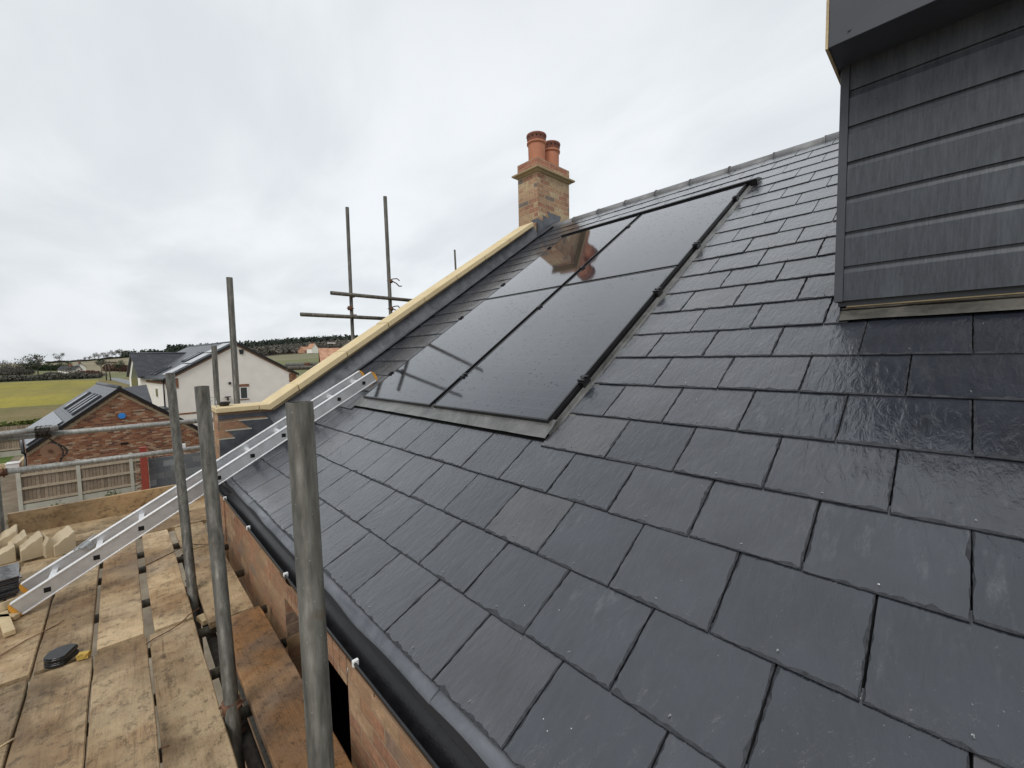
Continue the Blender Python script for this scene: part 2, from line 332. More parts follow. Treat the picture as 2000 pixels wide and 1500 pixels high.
def mat_fence():
    t = NT('closeboard_timber'); co_ = t.coord('UV')
    br = t.n('ShaderNodeTexBrick'); t.l(co_, br.inputs[0]); br.offset = 0
    br.inputs['Color1'].default_value = (0, 0, 0, 1); br.inputs['Color2'].default_value = (1, 1, 1, 1); br.inputs['Mortar'].default_value = (0, 0, 0, 1)
    br.inputs['Scale'].default_value = 1; br.inputs['Brick Width'].default_value = 0.1; br.inputs['Row Height'].default_value = 50
    br.inputs['Mortar Size'].default_value = 0.006
    c = t.ramp(br.outputs['Color'], [(0, (0.20, 0.15, 0.105)), (1, (0.34, 0.27, 0.20))])
    c = t.mix(t.math('MULTIPLY', br.outputs['Fac'], 0.8), c, (0.05, 0.035, 0.025))
    c = t.mix(0.8, c, t.ramp(t.noise(co_, 9, 4), [(0.3, 0.8), (0.7, 1.2)]), 'MULTIPLY')
    return t.set(c, 0.85)
M['fence_wood'] = mat_fence()
M['rail_wood'] = simple('pale_fence_rail', (0.42, 0.35, 0.26), 0.85, var=0.12)

def mat_field(name, a, b, scale=0.05, streak=(1, 1, 1), rot=0.0, a2=None):
    t = NT(name); co_ = t.coord('Object')
    g = t.n('ShaderNodeMapping'); g.inputs['Scale'].default_value = streak; g.inputs['Rotation'].default_value = (0, 0, rot); t.l(co_, g.inputs[0])
    c = t.ramp(t.noise(g.outputs[0], scale, 8, 0.65), [(0.3, a), (0.66, b)])
    if a2: c = t.mix(t.ramp(t.noise(co_, scale*0.35, 4, 0.6), [(0.42, 0), (0.6, 0.85)]), c, a2)
    c = t.mix(0.9, c, t.ramp(t.noise(co_, 1.4, 6, 0.75), [(0.3, 0.65), (0.7, 1.25)]), 'MULTIPLY')
    return t.set(c, 0.95, 0, None, 0.15)
F = {}
F['site'] = mat_field('site_soil', (0.15, 0.12, 0.085), (0.27, 0.23, 0.17), 0.6)
F['rough'] = mat_field('rough_grass', (0.17, 0.135, 0.06), (0.25, 0.20, 0.095), 0.12, (1, 1, 1), 0, (0.15, 0.145, 0.05))
F['crop'] = mat_field('flowering_crop', (0.21, 0.195, 0.045), (0.35, 0.30, 0.05), 0.05, (0.3, 3.0, 1), R(14), (0.21, 0.175, 0.075))
F['pasture'] = mat_field('pasture', (0.13, 0.145, 0.065), (0.20, 0.20, 0.10), 0.01)
F['scrub'] = mat_field('scrub_ground', (0.07, 0.068, 0.045), (0.13, 0.12, 0.08), 0.03)
F['stubble'] = mat_field('stubble', (0.24, 0.205, 0.14), (0.31, 0.26, 0.175), 0.006, (1, 1, 1), 0, (0.19, 0.19, 0.11))
F['wood_floor'] = mat_field('woodland_floor', (0.06, 0.05, 0.035), (0.11, 0.09, 0.065), 0.02)
F['lawn'] = mat_field('lawn', (0.08, 0.12, 0.03), (0.13, 0.18, 0.05), 0.5)

# ------------------------------------------------------------------ mesh helpers
def uv_box(bm):
    uv = bm.loops.layers.uv.verify()
    for f in bm.faces:
        n = f.normal
        for l in f.loops:
            c = l.vert.co
            if abs(n.z) > 0.9: l[uv].uv = (c.x, c.y)
            else:
                s = math.sqrt(max(1e-4, 1-n.z*n.z))
                l[uv].uv = ((c.y if abs(n.x) > abs(n.y) else c.x), c.z/s)

def finish(name, bm, mats, parent=None, smooth=False, bevel=0.0, mat_world=None):
    if bevel:
        bmesh.ops.bevel(bm, geom=[e for e in bm.edges], offset=bevel, segments=1, affect='EDGES', clamp_overlap=True)
    bm.normal_update(); uv_box(bm)
    me = bpy.data.meshes.new(name); bm.to_mesh(me); bm.free()
    for m_ in (mats if isinstance(mats, (list, tuple)) else [mats]): me.materials.append(m_)
    if smooth:
        for p in me.polygons: p.use_smooth = True
    o = bpy.data.objects.new(name, me); COL.objects.link(o)
    if parent is not None: o.parent = parent
    if mat_world is not None:
        if parent is None: o.matrix_world = mat_world
        else: o.matrix_local = mat_world
    return o

def tag(o, label=None, cat=None, group=None, kind=None):
    if label: o['label'] = label
    if cat: o['category'] = cat
    if group: o['group'] = group
    if kind: o['kind'] = kind
    return o

def empty(name, loc=(0, 0, 0), label=None, cat=None, group=None, rz=0.0):
    o = bpy.data.objects.new(name, None); COL.objects.link(o); o.location = loc; o.rotation_euler = (0, 0, rz)
    o.empty_display_size = 0.1
    return tag(o, label, cat, group)

def copy_tree(o, parent=None):
    c = o.copy(); COL.objects.link(c); c.parent = parent
    for ch in [x for x in bpy.data.objects if x.parent == o]: copy_tree(ch, c)
    return c

def box(bm, lo, hi, mi=0, mat=None):
    vs = [bm.verts.new((x, y, z)) for x in (lo[0], hi[0]) for y in (lo[1], hi[1]) for z in (lo[2], hi[2])]
    if mat is not None:
        for v in vs: v.co = mat @ v.co
    for q in ((0, 1, 3, 2), (4, 6, 7, 5), (0, 4, 5, 1), (2, 3, 7, 6), (0, 2, 6, 4), (1, 5, 7, 3)):
        f = bm.faces.new([vs[i] for i in q]); f.material_index = mi
    return vs

def tube(bm, a, b, r, seg=16, r2=None, hollow=0.0, mi=0, cap=True):
    a, b = Vector(a), Vector(b); d = (b-a).normalized()
    u = d.orthogonal().normalized(); w = d.cross(u); r2 = r if r2 is None else r2
    def ring(c, rr): return [bm.verts.new(c+u*rr*math.cos(2*math.pi*i/seg)+w*rr*math.sin(2*math.pi*i/seg)) for i in range(seg)]
    A, B = ring(a, r), ring(b, r2)
    def br(p, q):
        for i in range(seg):
            f = bm.faces.new((p[i], p[(i+1) % seg], q[(i+1) % seg], q[i])); f.smooth = True; f.material_index = mi
    br(A, B)
    if hollow:
        C, D = ring(a, r-hollow), ring(b, r2-hollow)
        C2, D2 = ring(a+d*min(0.3, (b-a).length*.45), r-hollow), ring(b-d*min(0.3, (b-a).length*.45), r2-hollow)
        for p, q in ((D, B), (D2, D), (A, C), (C, C2)):
            for i in range(seg):
                f = bm.faces.new((p[i], q[i], q[(i+1) % seg], p[(i+1) % seg])); f.material_index = mi
        bm.faces.new(D2).material_index = mi; bm.faces.new(C2[::-1]).material_index = mi
    elif cap:
        bm.faces.new(A[::-1]).material_index = mi; bm.faces.new(B).material_index = mi

def poly_tube(bm, pts, r, seg=6, mi=0):
    for i in range(len(pts)-1): tube(bm, pts[i], pts[i+1], r, seg, mi=mi)

def prism(bm, pts, ext, mi=0):
    """closed polygon pts (3-D) extruded by vector ext"""
    ext = Vector(ext)
    A = [bm.verts.new(p) for p in pts]; B = [bm.verts.new(Vector(p)+ext) for p in pts]
    n = len(A)
    fs = [bm.faces.new(A[::-1]), bm.faces.new(B)]
    for i in range(n): fs.append(bm.faces.new((A[i], A[(i+1) % n], B[(i+1) % n], B[i])))
    for f in fs: f.material_index = mi
    return fs

def fix(bm): bmesh.ops.recalc_face_normals(bm, faces=bm.faces[:])
def BM(): return bmesh.new()

def lathe(bm, prof, c, seg=28, mi=0):
    c = Vector(c); prev = None
    for r, z in prof:
        ringv = [bm.verts.new(c+Vector((r*math.cos(2*math.pi*i/seg), r*math.sin(2*math.pi*i/seg), z))) for i in range(seg)]
        if prev:
            for i in range(seg):
                f = bm.faces.new((prev[i], prev[(i+1) % seg], ringv[(i+1) % seg], ringv[i])); f.smooth = True; f.material_index = mi
        prev = ringv

# ================================================================== THE HOUSE BEING BUILT
RM = Matrix.Rotation(PITCH, 4, 'X')       # roof frame: x along the eaves, y up the slope, z out of the roof
def roofp(x, v, z=0.0): return RM @ Vector((x, v, z))
house = empty('brick_house', (0, 0, -4.5), 'new brick house with wet grey slate roof, dark clad dormer and cream stone coping', 'house')
HOUSE_INV = Matrix.Translation((0, 0, 4.5))
def hpart(name, bm, mats, **kw):
    kw.setdefault('mat_world', HOUSE_INV)
    return finish(name, bm, mats, kw.pop('parent', house), **kw)
def hroof(name, bm, mats, **kw): return hpart(name, bm, mats, mat_world=HOUSE_INV @ RM, **kw)

dv = [.0237, .0056, -.0019, .0176, .0026, .0075, .0109, -.0031, -.0183, -.0165, -.0119, -.0237, -.0207, -.0181, -.0148, -.0055, .0016, -.0011, .0151, .0083, .0302, .0124, .03]
vk = [(k*.8381+dv[k])*W for k in range(23)]
def lift(v):
    pts = [(-.1, .082), (0, .0750), (.252, .0345), (.503, .009), (.76, 0), (99, 0)]
    for (a, za), (b, zb) in zip(pts, pts[1:]):
        if a <= v <= b: return za + (zb-za)*(v-a)/(b-a)
    return 0
XL, XDORM = -3.335, 0.985

def slates():
    bm = BM(); rl = bm.faces.layers.float.new('rnd'); rnd = random.Random(3)
    def one(x0, x1, v0, v1, near, k):
        if x1-x0 < 0.015 or v1-v0 < 0.02: return
        step = 0.011 if near else 0.03
        zt = (0.0088 if near else 0.0072) + rnd.uniform(-.0012, .0016); zh = 0.0005
        tl = rnd.uniform(-.0016, .0016)
        v0 += rnd.uniform(-.0022, .0022)
        def zat(x, v):
            s = (v-v0)/(v1-v0)
            return zt+(zh-zt)*s + tl*(x-(x0+x1)/2)/(x1-x0) + lift(v)
        out_, inn = [], []
        nb = max(2, int((x1-x0)/step)); ns = max(2, int((v1-v0)/(step*1.4)))
        ch = 0.0052 if near else 0.002
        walk = 0
        def chip():
            nonlocal walk
            walk = walk*0.55 + rnd.uniform(-1, 1)*ch*0.9
            if near and rnd.random() < 0.04: walk += ch*1.3
            return max(0.0012, ch+walk)
        for i in range(nb+1):
            x = x0+(x1-x0)*i/nb
            out_.append((x, v0+rnd.uniform(-.0009, .0009))); inn.append((x, v0+chip()))
        for i in range(1, ns+1):
            v = v0+(v1-v0)*i/ns
            out_.append((x1+rnd.uniform(-.0008, .0008), v)); inn.append((x1-chip()*.6, v))
        for i in range(ns, 0, -1):
            v = v0+(v1-v0)*i/ns
            out_.append((x0+rnd.uniform(-.0008, .0008), v)); inn.append((x0+chip()*.6, v))
        inn[0] = (x0+.003, v0+.003); inn[nb] = (x1-.003, v0+.003)
        I = [bm.verts.new((a, b, zat(a, b))) for a, b in inn]
        O = [bm.verts.new((a, b, zat(a, b)-.0026)) for a, b in out_]
        Q = [bm.verts.new((a, b, zat(a, b)-.0062)) for a, b in out_]
        r = rnd.random()
        fs = []
        # top as a fan of strips between opposite sides keeps long quads
        fs.append(bm.faces.new(I))
        n = len(I)
        for i in range(n):
            j = (i+1) % n
            fs.append(bm.faces.new((O[i], O[j], I[j], I[i]))); fs.append(bm.faces.new((Q[i], Q[j], O[j], O[i])))
        for f in fs: f[rl] = r; f.material_index = 2
        fs[0].material_index = 0
        # copper disc rivet standing near the tail
        if near and x1-x0 > 0.2:
            c = Vector(((x0+x1)/2+rnd.uniform(-.008, .008), v0+.028+rnd.uniform(-.004, .004), 0)); c.z = zat(c.x, c.y)
            b0 = len(bm.faces); tube(bm, c, c+Vector((rnd.uniform(-.002, .002), rnd.uniform(-.006, -.001), .006)), .0013, 6, mi=1)
            tube(bm, c-Vector((0, 0, .001)), c+Vector((0, 0, .0006)), .0022, 8, mi=1)
    for k in range(22):
        v0, v1 = vk[k], vk[k+1]+.03
        off = 0.5 if k % 2 else 0.0
        near = k < 13
        j = -13
        while j < 11:
            x0 = (j+off)*W+.0014+rnd.uniform(0, .0012); x1 = (j+1+off)*W-.0014-rnd.uniform(0, .0012); j += 1
            a, b = max(x0, XL+0.0), x1
            if k >= 8: b = min(b, XDORM)
            if b-a < .01: continue
            if k < 4 or k >= 19: one(a, b, v0, v1, near, k)
            else:
                # round the solar panels
                if a < -2.36: one(a, min(b, -2.36), v0, v1, near, k)
                rx = -.068 if k == 4 else -.048
                if b > rx+.13: one(rx if a < rx+.13 else a, b, v0, v1, near, k)
                if k == 18 and a < -0.048 and b > -2.36:
                    one(max(a, -2.36), min(b, -0.048), 15.86*W, v1, near, k)
    return hroof('slate_roof', bm, [M['slate'], M['steel'], M['slate_edge']])
roof = slates()

# underlay / batten plane below the slates with the bell-cast eaves, and the rear slope
bm = BM()
vv = [-.05, 0, .25, .5, .76, 5.6]
A = [bm.verts.new((-3.34, v, lift(v)-.012)) for v in vv]; B = [bm.verts.new((4.4, v, lift(v)-.012)) for v in vv]
for i in range(len(vv)-1): bm.faces.new((A[i], B[i], B[i+1], A[i+1]))
hroof('roof_underlay', bm, M['underlay'])
bm = BM(); yr = 4.66; zr = yr*SP/CP
box(bm, (-3.34, yr, zr-.05), (4.4, yr+.01, zr)); 
prism(bm, [(-3.34, yr, zr-.02), (-3.34, yr+5.2, zr-.02-5.2*SP/CP), (-3.34, yr+5.2, zr-.10-5.2*SP/CP), (-3.34, yr, zr-.12)], (7.74, 0, 0)); fix(bm)
hpart('rear_roof', bm, M['far_slate'])

# ridge tiles: a row of half-round caps
bm = BM(); x = -3.26; rr = random.Random(5)
while x < 4.3:
    x2 = x+0.448
    c0 = Vector((x, 4.670, 3.066+rr.uniform(-.003, .003))); seg = 14
    def prof(xx, r): return [bm.verts.new((xx, c0.y+math.cos(math.pi*(i/seg))*r*1.05, c0.z+math.sin(math.pi*(i/seg))*r*0.93)) for i in range(seg+1)]
    a, b = prof(x, .098), prof(x2, .094); a2, b2 = prof(x, .084), prof(x2, .080)
    for i in range(seg):
        f = bm.faces.new((a[i], a[i+1], b[i+1], b[i])); f.smooth = True
        bm.faces.new((a2[i+1], a2[i], b2[i], b2[i+1]))
        bm.faces.new((a[i], a2[i], a2[i+1], a[i+1])); bm.faces.new((b[i], b[i+1], b2[i+1], b2[i]))
    # the raised joint collar
    j0, j1 = prof(x2-.003, .104), prof(x2+.007, .104)
    for i in range(seg): bm.faces.new((j0[i], j0[i+1], j1[i+1], j1[i]))
    j2 = prof(x2-.007, .094)
    for i in range(seg): bm.faces.new((j0[i+1], j0[i], j2[i], j2[i+1]))
    x = x2+.004
fix(bm); hpart('ridge', bm, M['ridge'])

# ---- eaves membrane strips with lapped ends, gutter, brackets
bm = BM(); rnd = random.Random(11)
segs = [(-3.3, -2.62), (-2.66, -1.92), (-1.95, -.62), (-.66, .33), (.30, 1.7), (1.66, 4.2)]
for q, (a, b) in enumerate(segs):
    n = int((b-a)/.06)+2; rows = []
    for i in range(n):
        x = a+(b-a)*i/(n-1); w = noise.noise(Vector((x*3.1, q*5, 0)))*.006
        e = .003*(q % 2)
        rows.append([bm.verts.new(p) for p in ((x, .03, .0800+e), (x, -.040+w*.3, .0560+e), (x, -.064+w, .0440+e+w*.6), (x, -.070+w*1.5, .020+e))])
    for r0, r1 in zip(rows, rows[1:]):
        for i in range(3):
            f = bm.faces.new((r0[i], r0[i+1], r1[i+1], r1[i])); f.smooth = True
hpart('eaves_flashing', bm, M['membrane'])
bm = BM(); seg = 14
gx0, gx1, gy, gz, gr_ = -3.05, 4.2, -.092, .022, .056
def gprof(x, r): return [bm.verts.new((x, gy+math.cos(math.pi+math.pi*i/seg)*r, gz+math.sin(math.pi+math.pi*i/seg)*r*1.0)) for i in range(seg+1)]
st_ = [gx0, -2.0, -1.0, -.3, .3, 1, 2, gx1]
po = [gprof(x, gr_) for x in st_]; pi_ = [gprof(x, gr_-.004) for x in st_]
for i in range(len(st_)-1):
    for j in range(seg):
        f = bm.faces.new((po[i][j], po[i][j+1], po[i+1][j+1], po[i+1][j])); f.smooth = True
        f = bm.faces.new((pi_[i][j+1], pi_[i][j], pi_[i+1][j], pi_[i+1][j+1])); f.smooth = True
    for j in (0, seg): bm.faces.new((po[i][j], pi_[i][j], pi_[i+1][j], po[i+1][j]))
tube(bm, (gx0, gy-gr_+.001, gz+.001), (gx1, gy-gr_+.001, gz+.001), .0048, 8)
bm.faces.new(po[0]); bm.faces.new(pi_[0])
for xx in (-.83, 1.9):      # union brackets
    a, b = gprof(xx, gr_+.007), gprof(xx+.09, gr_+.007)
    for j in range(seg): bm.faces.new((a[j], a[j+1], b[j+1], b[j]))
fix(bm); gut = hpart('gutter', bm, M['black_plastic'])
for (px, py) in ((440, 971), (487, 1028), (564, 1118), (706, 1284)):
    q = P(px, py, 'Z', .03); bm = BM()
    box(bm, (q.x-.006, gy-gr_-.006, .012), (q.x+.006, gy-gr_+.014, .034)); hpart('gutter_clip', bm, M['white_plastic'], parent=gut, mat_world=Matrix.Identity(4), bevel=.002)
for (px, py, l) in ((734, 1345, .045), (510, 1065, .05), (459, 1010, .05), (681, 1310, .04)):
    q = P(px, py, 'Y', -.012); bm = BM()
    tube(bm, (q.x, -.02, q.z-l*.6), (q.x, -.014, q.z+l*.4), .0028, 6); hpart('bracket_pin', bm, M['steel'], parent=gut, mat_world=Matrix.Identity(4))

# ---- walls with the unglazed opening
ox0, ox1, oz0, oz1 = -1.42, -.46, -1.75, -.415
bm = BM()
box(bm, (-3.32, 0, -4.5), (ox0, .10, .03)); box(bm, (ox1, 0, -4.5), (4.4, .10, .03))
box(bm, (ox0, 0, -4.5), (ox1, .10, oz0))
wl = hpart('wall', bm, M['near_brick'])
bm = BM()       # soldier course over the opening: bricks on end
n = int((ox1-ox0)/.075)
for i in range(n):
    a = ox0+i*(ox1-ox0)/n
    vs = box(bm, (a+.004, -.003, oz1), (a+(ox1-ox0)/n-.004, .10, oz1+.215))
box(bm, (ox0, .004, oz1+.001), (ox1, .099, oz1+.214), 1); box(bm, (ox0, 0, oz1+.216), (ox1, .10, .03), 0)
hpart('lintel', bm, [M['near_brick'], M['mortar']], parent=wl, mat_world=Matrix.Identity(4))
bm = BM()       # the dark shell behind the opening
box(bm, (ox0-.3, .101, oz0-.4), (ox1+.4, .24, oz0)); box(bm, (ox0-.3, .101, oz0), (ox0-.04, .24, oz1+.05)); box(bm, (ox1+.04, .101, oz0), (ox1+.4, .24, oz1+.05))
box(bm, (ox0-.3, .101, oz1+.05), (ox1+.4, .24, .03)); box(bm, (-3.3, 1.6, -4.4), (4.3, 1.7, .8)); box(bm, (-3.3, .25, -4.4), (4.3, 1.6, -2.6))
hpart('inner_wall', bm, M['block'])
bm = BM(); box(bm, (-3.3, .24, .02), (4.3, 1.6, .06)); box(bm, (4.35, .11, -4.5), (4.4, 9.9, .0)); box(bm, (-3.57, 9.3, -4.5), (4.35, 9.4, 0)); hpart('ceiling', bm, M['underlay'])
# gable wall and parapet following the slope
gx_o, gx_i = -3.575, -3.32
bm = BM()
cz = lambda y: .545 if y < .43 else .545+(y-.43)*(3.06-.545)/(4.2-.43)
prism(bm, [(gx_o, -.014, -4.5), (gx_o, 4.32, -4.5), (gx_o, 4.32, cz(4.32)-.004), (gx_o, .43, .541), (gx_o, -.014, .541)], (gx_i-gx_o, 0, 0))
prism(bm, [(gx_o, 4.321, -4.5), (gx_o, 9.4, -4.5), (gx_o, 9.4, 0.0), (gx_o, 5.0, 3.0), (gx_o, 4.321, 3.0)], (gx_i-gx_o, 0, 0)); fix(bm)
par = hpart('gable_parapet', bm, M['near_brick'])
# coping stones, joints measured along the slope
ys = [-.035, .319, .671, 1.184, 1.688, 2.193, 2.70, 3.198, 3.681, 4.20]
def ctop(y): return .585 if y < .40 else .585+(y-.40)*(3.105-.585)/(4.2-.40)
rnd = random.Random(2)
for i in range(len(ys)-1):
    a, b = ys[i]+.004, ys[i+1]-.004; bm = BM(); dz = rnd.uniform(-.003, .003)
    side = [(a, ctop(a))] + ([(.40, .585)] if a < .40 < b else []) + [(b, ctop(b))]
    th = .052
    pts = [(-3.60, y, z+dz) for y, z in side] + [(-3.60, y+(.018 if y >= .4 else 0)*.8, z-th*(1.12 if y >= .4 else .88)+dz) for y, z in reversed(side)]
    prism(bm, pts, (.322, 0, 0)); fix(bm)
    hpart('coping_stone', bm, M['coping'], parent=par, mat_world=Matrix.Identity(4), bevel=.004)
bm = BM()   # mortar bed and joints
for y in ys[1:-1]: prism(bm, [(-3.592, y-.006, ctop(y)-.012), (-3.592, y+.006, ctop(y)-.009), (-3.592, y+.010, ctop(y)-.05), (-3.592, y-.002, ctop(y)-.05)], (.304, 0, 0))
prism(bm, [(-3.57, .44, cz(.44)+.004), (-3.57, 4.19, cz(4.19)+.004), (-3.57, 4.19, cz(4.19)-.035), (-3.57, .44, cz(.44)-.035)], (.262, 0, 0)); fix(bm)
hpart('mortar_bed', bm, M['mortar'], parent=par, mat_world=Matrix.Identity(4))

# lead upstand in lapped sections up the verge
rz = lambda y: y*SP/CP
bm = BM(); J = [.43, 1.62, 2.75, 3.87, 4.28]
for i in range(len(J)-1):
    a, b = J[i], J[i+1]; xi = -3.313+.003*(i % 2)
    sl_ = .06
    n = 14; lo, hi = [], []
    for q in range(n+1):
        s = q/n; wv = noise.noise(Vector((s*6, i*3.7, 0)))*.006
        yl, yh = a+sl_*.6+(b+.02-a)*s, a-sl_*.8+(b+.02-a)*s
        hz = cz(yh)-.045+wv
        hi.append((xi+wv*.3, yh, hz)); lo.append((xi+.002, yl, rz(yl)+.026))
    V0 = [bm.verts.new(p) for p in hi]; V1 = [bm.verts.new(p) for p in lo]
    V2 = [bm.verts.new((p[0]+.085, p[1]-.018, rz(p[1]-.018)+.0245)) for p in lo]   # lead turned out over the slates
    V0b = [bm.verts.new((p[0]-.005, p[1], p[2])) for p in hi]
    for q in range(n):
        for X_, Y_ in ((V0, V1), (V1, V2), (V0b, V0)):
            f = bm.faces.new((X_[q], X_[q+1], Y_[q+1], Y_[q])); f.smooth = True
# stepped foot of the upstand on the brick pier
st = [(430, 905), (429, 860), (459, 855), (447, 843), (492, 837), (468, 822), (523, 817), (512, 805), (535, 802), (548, 800)]
pts = [P(x, y, 'X', -3.314) for x, y in st] + [Vector((-3.314, .52, .56)), Vector((-3.314, .52, .36)), Vector((-3.314, .02, .05))]
prism(bm, pts, (-.005, 0, 0))
pts = [P(x, y, 'X', -3.3125) for x, y in ((426, 812), (535, 803), (536, 808), (515, 812), (427, 820))]; prism(bm, pts, (-.006, 0, 0))
fix(bm); hpart('lead_upstand', bm, M['lead'])
bm = BM()   # pale pointing along each step
for a, b in (((428, 858.5), (459, 855)), ((440, 841.5), (492, 836.5)), ((466, 821.5), (523, 816.5))):
    q0, q1 = P(*a, 'X', -3.311), P(*b, 'X', -3.311); dz = Vector((0, 0, .006))
    prism(bm, [q0-dz, q1-dz, q1+dz, q0+dz], (-.004, 0, 0))
fix(bm); hpart('step_pointing', bm, M['concrete'])

# ---- chimney
cx0, cx1, cy0, cy1 = -3.725, -3.29, 4.32, 5.11
ch = hpart('chimney', BM(), M['chim_brick'])
bm = BM(); box(bm, (cx0, cy0, -4.5), (cx1, cy1, 3.915))
# replace the mesh of the part with the stack
bm.normal_update(); uv_box(bm); bm.to_mesh(ch.data); bm.free()
I4 = Matrix.Identity(4)
bm = BM(); box(bm, (cx0-.004, cy0-.004, 3.985), (cx1+.004, cy1+.004, 4.135)); hpart('brick_cap', bm, M['cap_brick'], parent=ch, mat_world=I4)
bm = BM()
pr_ = [(0.0, 3.912), (.022, 3.918), (.034, 3.934), (.072, 3.948), (.076, 3.966), (.074, 3.974), (-.02, 3.984)]
rings = [[bm.verts.new(p) for p in ((cx0-o, cy0-o, z), (cx1+o, cy0-o, z), (cx1+o, cy1+o, z), (cx0-o, cy1+o, z))] for o, z in pr_]
for a, b in zip(rings, rings[1:]):
    for i in range(4): bm.faces.new((a[i], a[(i+1) % 4], b[(i+1) % 4], b[i]))
bm.faces.new(rings[0][::-1]); bm.faces.new(rings[-1]); fix(bm)
hpart('cornice', bm, M['cornice'], parent=ch, mat_world=I4)
bm = BM()
a = [bm.verts.new(p) for p in ((cx0, cy0, 4.135), (cx1, cy0, 4.135), (cx1, cy1, 4.135), (cx0, cy1, 4.135))]
b = [bm.verts.new(p) for p in ((cx0+.12, cy0+.12, 4.19), (cx1-.12, cy0+.12, 4.19), (cx1-.12, cy1-.12, 4.19), (cx0+.12, cy1-.12, 4.19))]
for i in range(4): bm.faces.new((a[i], a[(i+1) % 4], b[(i+1) % 4], b[i]))
bm.faces.new(b); fix(bm); hpart('flaunching', bm, M['mortar'], parent=ch, mat_world=I4)
for (x, y) in ((-3.50, 4.54), (-3.535, 4.93)):
    bm = BM(); h0, h1 = 4.15, 4.60
    lathe(bm, [(.132, h0), (.135, h0+.02), (.140, h0+.28), (.142, h1-.15), (.158, h1-.145), (.160, h1-.12), (.146, h1-.112)], (x, y, 0))
    lathe(bm, [(.146, h1-.112), (.150, h1-.10), (.158, h1-.03), (.166, h1-.022), (.164, h1), (.140, h1+.004), (.122, h1-.02), (.118, h1-.25)], (x, y, 0), mi=1)
    for i in range(14):
        an = 2*math.pi*i/14+.1; d = Vector((math.cos(an), math.sin(an), 0)); c = Vector((x, y, h1-.052))
        tube(bm, c+d*.145, c+d*.1575, .013, 10, mi=2)
    hpart('chimney_pot', bm, [M['terracotta'], M['terra_dark'], M['hole']], parent=ch, mat_world=I4)
bm = BM()   # stepped lead on the chimney
xs = cx1+.004
zb = lambda y: y*SP/CP
stp = [(4.315, zb(4.31)+.01), (4.315, 3.19), (4.40, 3.175), (4.455, 3.165), (4.43, 3.26), (4.53, 3.245), (4.585, 3.235), (4.545, 3.335), (4.66, 3.33), (4.88, 3.33), (4.86, 3.26), (4.83, 3.245), (4.9, 3.22), (4.85, 3.2), (4.80, 3.15), (4.66, 3.08)]
prism(bm, [(xs, y, z) for y, z in stp], (-.004, 0, 0))
prism(bm, [(cx1-.13, 4.3165, 3.06), (cx1+.004, 4.3165, 2.90), (cx1+.004, 4.3165, 3.19), (cx1-.13, 4.3165, 3.19)], (0, -.004, 0))
n = 12; V1 = [bm.verts.new((xs, 4.30+.42*i/n, zb(4.30+.42*i/n)+.028)) for i in range(n+1)]; V2 = [bm.verts.new((xs+.10, 4.28+.42*i/n, zb(4.28+.42*i/n)+.024)) for i in range(n+1)]
for i in range(n): bm.faces.new((V1[i], V1[i+1], V2[i+1], V2[i]))
fix(bm); hpart('lead_flashing', bm, M['lead'], parent=ch, mat_world=I4)

# ---- in-roof flashing round the panels (part of the roof)
px0, px1, pv0, pv1 = -2.318, -.095, 3.81*W, 15.34*W
bm = BM(); n = 46; rows = []
for i in range(n+1):
    x = px0-.075+(px1+.03-px0+.075)*i/n; w = noise.noise(Vector((x*7, 1, 0)))*.004
    rows.append([bm.verts.new(p) for p in ((x, 3.50*W+w, .0155+abs(w)), (x, 3.58*W, .020+w*.8), (x, 3.72*W, .020), (x, 3.9*W, .032))])
for a, b in zip(rows, rows[1:]):
    for i in range(3): f = bm.faces.new((a[i], b[i], b[i+1], a[i+1])); f.smooth = True
hroof('lower_flashing', bm, M['tray_lead'])
bm = BM()
box(bm, (px0-.05, 3.8*W, -.004), (px1+.08, 15.9*W, .002))
prism(bm, [(px1+.004, 3.62*W, .004), (px1+.012, 3.62*W, .020), (px1+.020, 3.62*W, .020), (px1+.028, 3.62*W, .006), (px1+.046, 3.62*W, .006), (px1+.046, 3.62*W, .002)], (0, 11.75*W, 0)); fix(bm)
box(bm, (px0-.03, 3.7*W, .004), (px0-.012, 15.2*W, .018))
hroof('side_flashing', bm, M['tray_lead'])
bm = BM(); box(bm, (px0-.02, 3.9*W, .0045), (px1+.002, 15.30*W, .012)); hroof('mounting_tray', bm, M['black_plastic'])
bm = BM(); a = [(px0-.07, 15.38*W, .062), (px0-.07, 15.43*W, .066), (px0-.07, 15.56*W, .058), (px0-.07, 15.92*W, .016), (px0-.07, 15.92*W, .010), (px0-.07, 15.39*W, .010)]
prism(bm, a, (px1-px0+.15, 0, 0)); fix(bm); hroof('top_flashing', bm, M['black_metal'])

# ---- dormer
bm = BM()
DY, DX0, DX1 = 1.70, .962, 3.4
zs = [1.222, 1.370, 1.518, 1.667, 1.815, 1.963, 2.112, 2.261]
for i in range(len(zs)-1):
    a, b = zs[i], zs[i+1]
    pr = [(DY, a+.0015), (DY, b-.030), (DY+.0035, b-.027), (DY+.0105, b-.006), (DY+.0105, b+.004), (DY+.022, b+.004), (DY+.022, a+.0015)]
    if i == 0: pr[0] = (DY+.003, a); 
    prism(bm, [(DX0, y, z) for y, z in pr], (DX1-DX0, 0, 0))
fix(bm)
dor = hpart('dormer', bm, M['clad'])
bm = BM(); box(bm, (.930, DY-.006, 1.218), (.9605, DY+.05, 2.225)); box(bm, (.930, DY+.05, 1.35), (.937, 3.2, 2.30)); hpart('corner_trim', bm, M['dark_trim'], parent=dor, mat_world=I4, bevel=.0015)
bm = BM(); box(bm, (.919, 1.495, 2.212), (3.6, 1.507, 2.42)); fa = hpart('fascia', bm, M['dark_trim'], parent=dor, mat_world=I4, bevel=.0015)
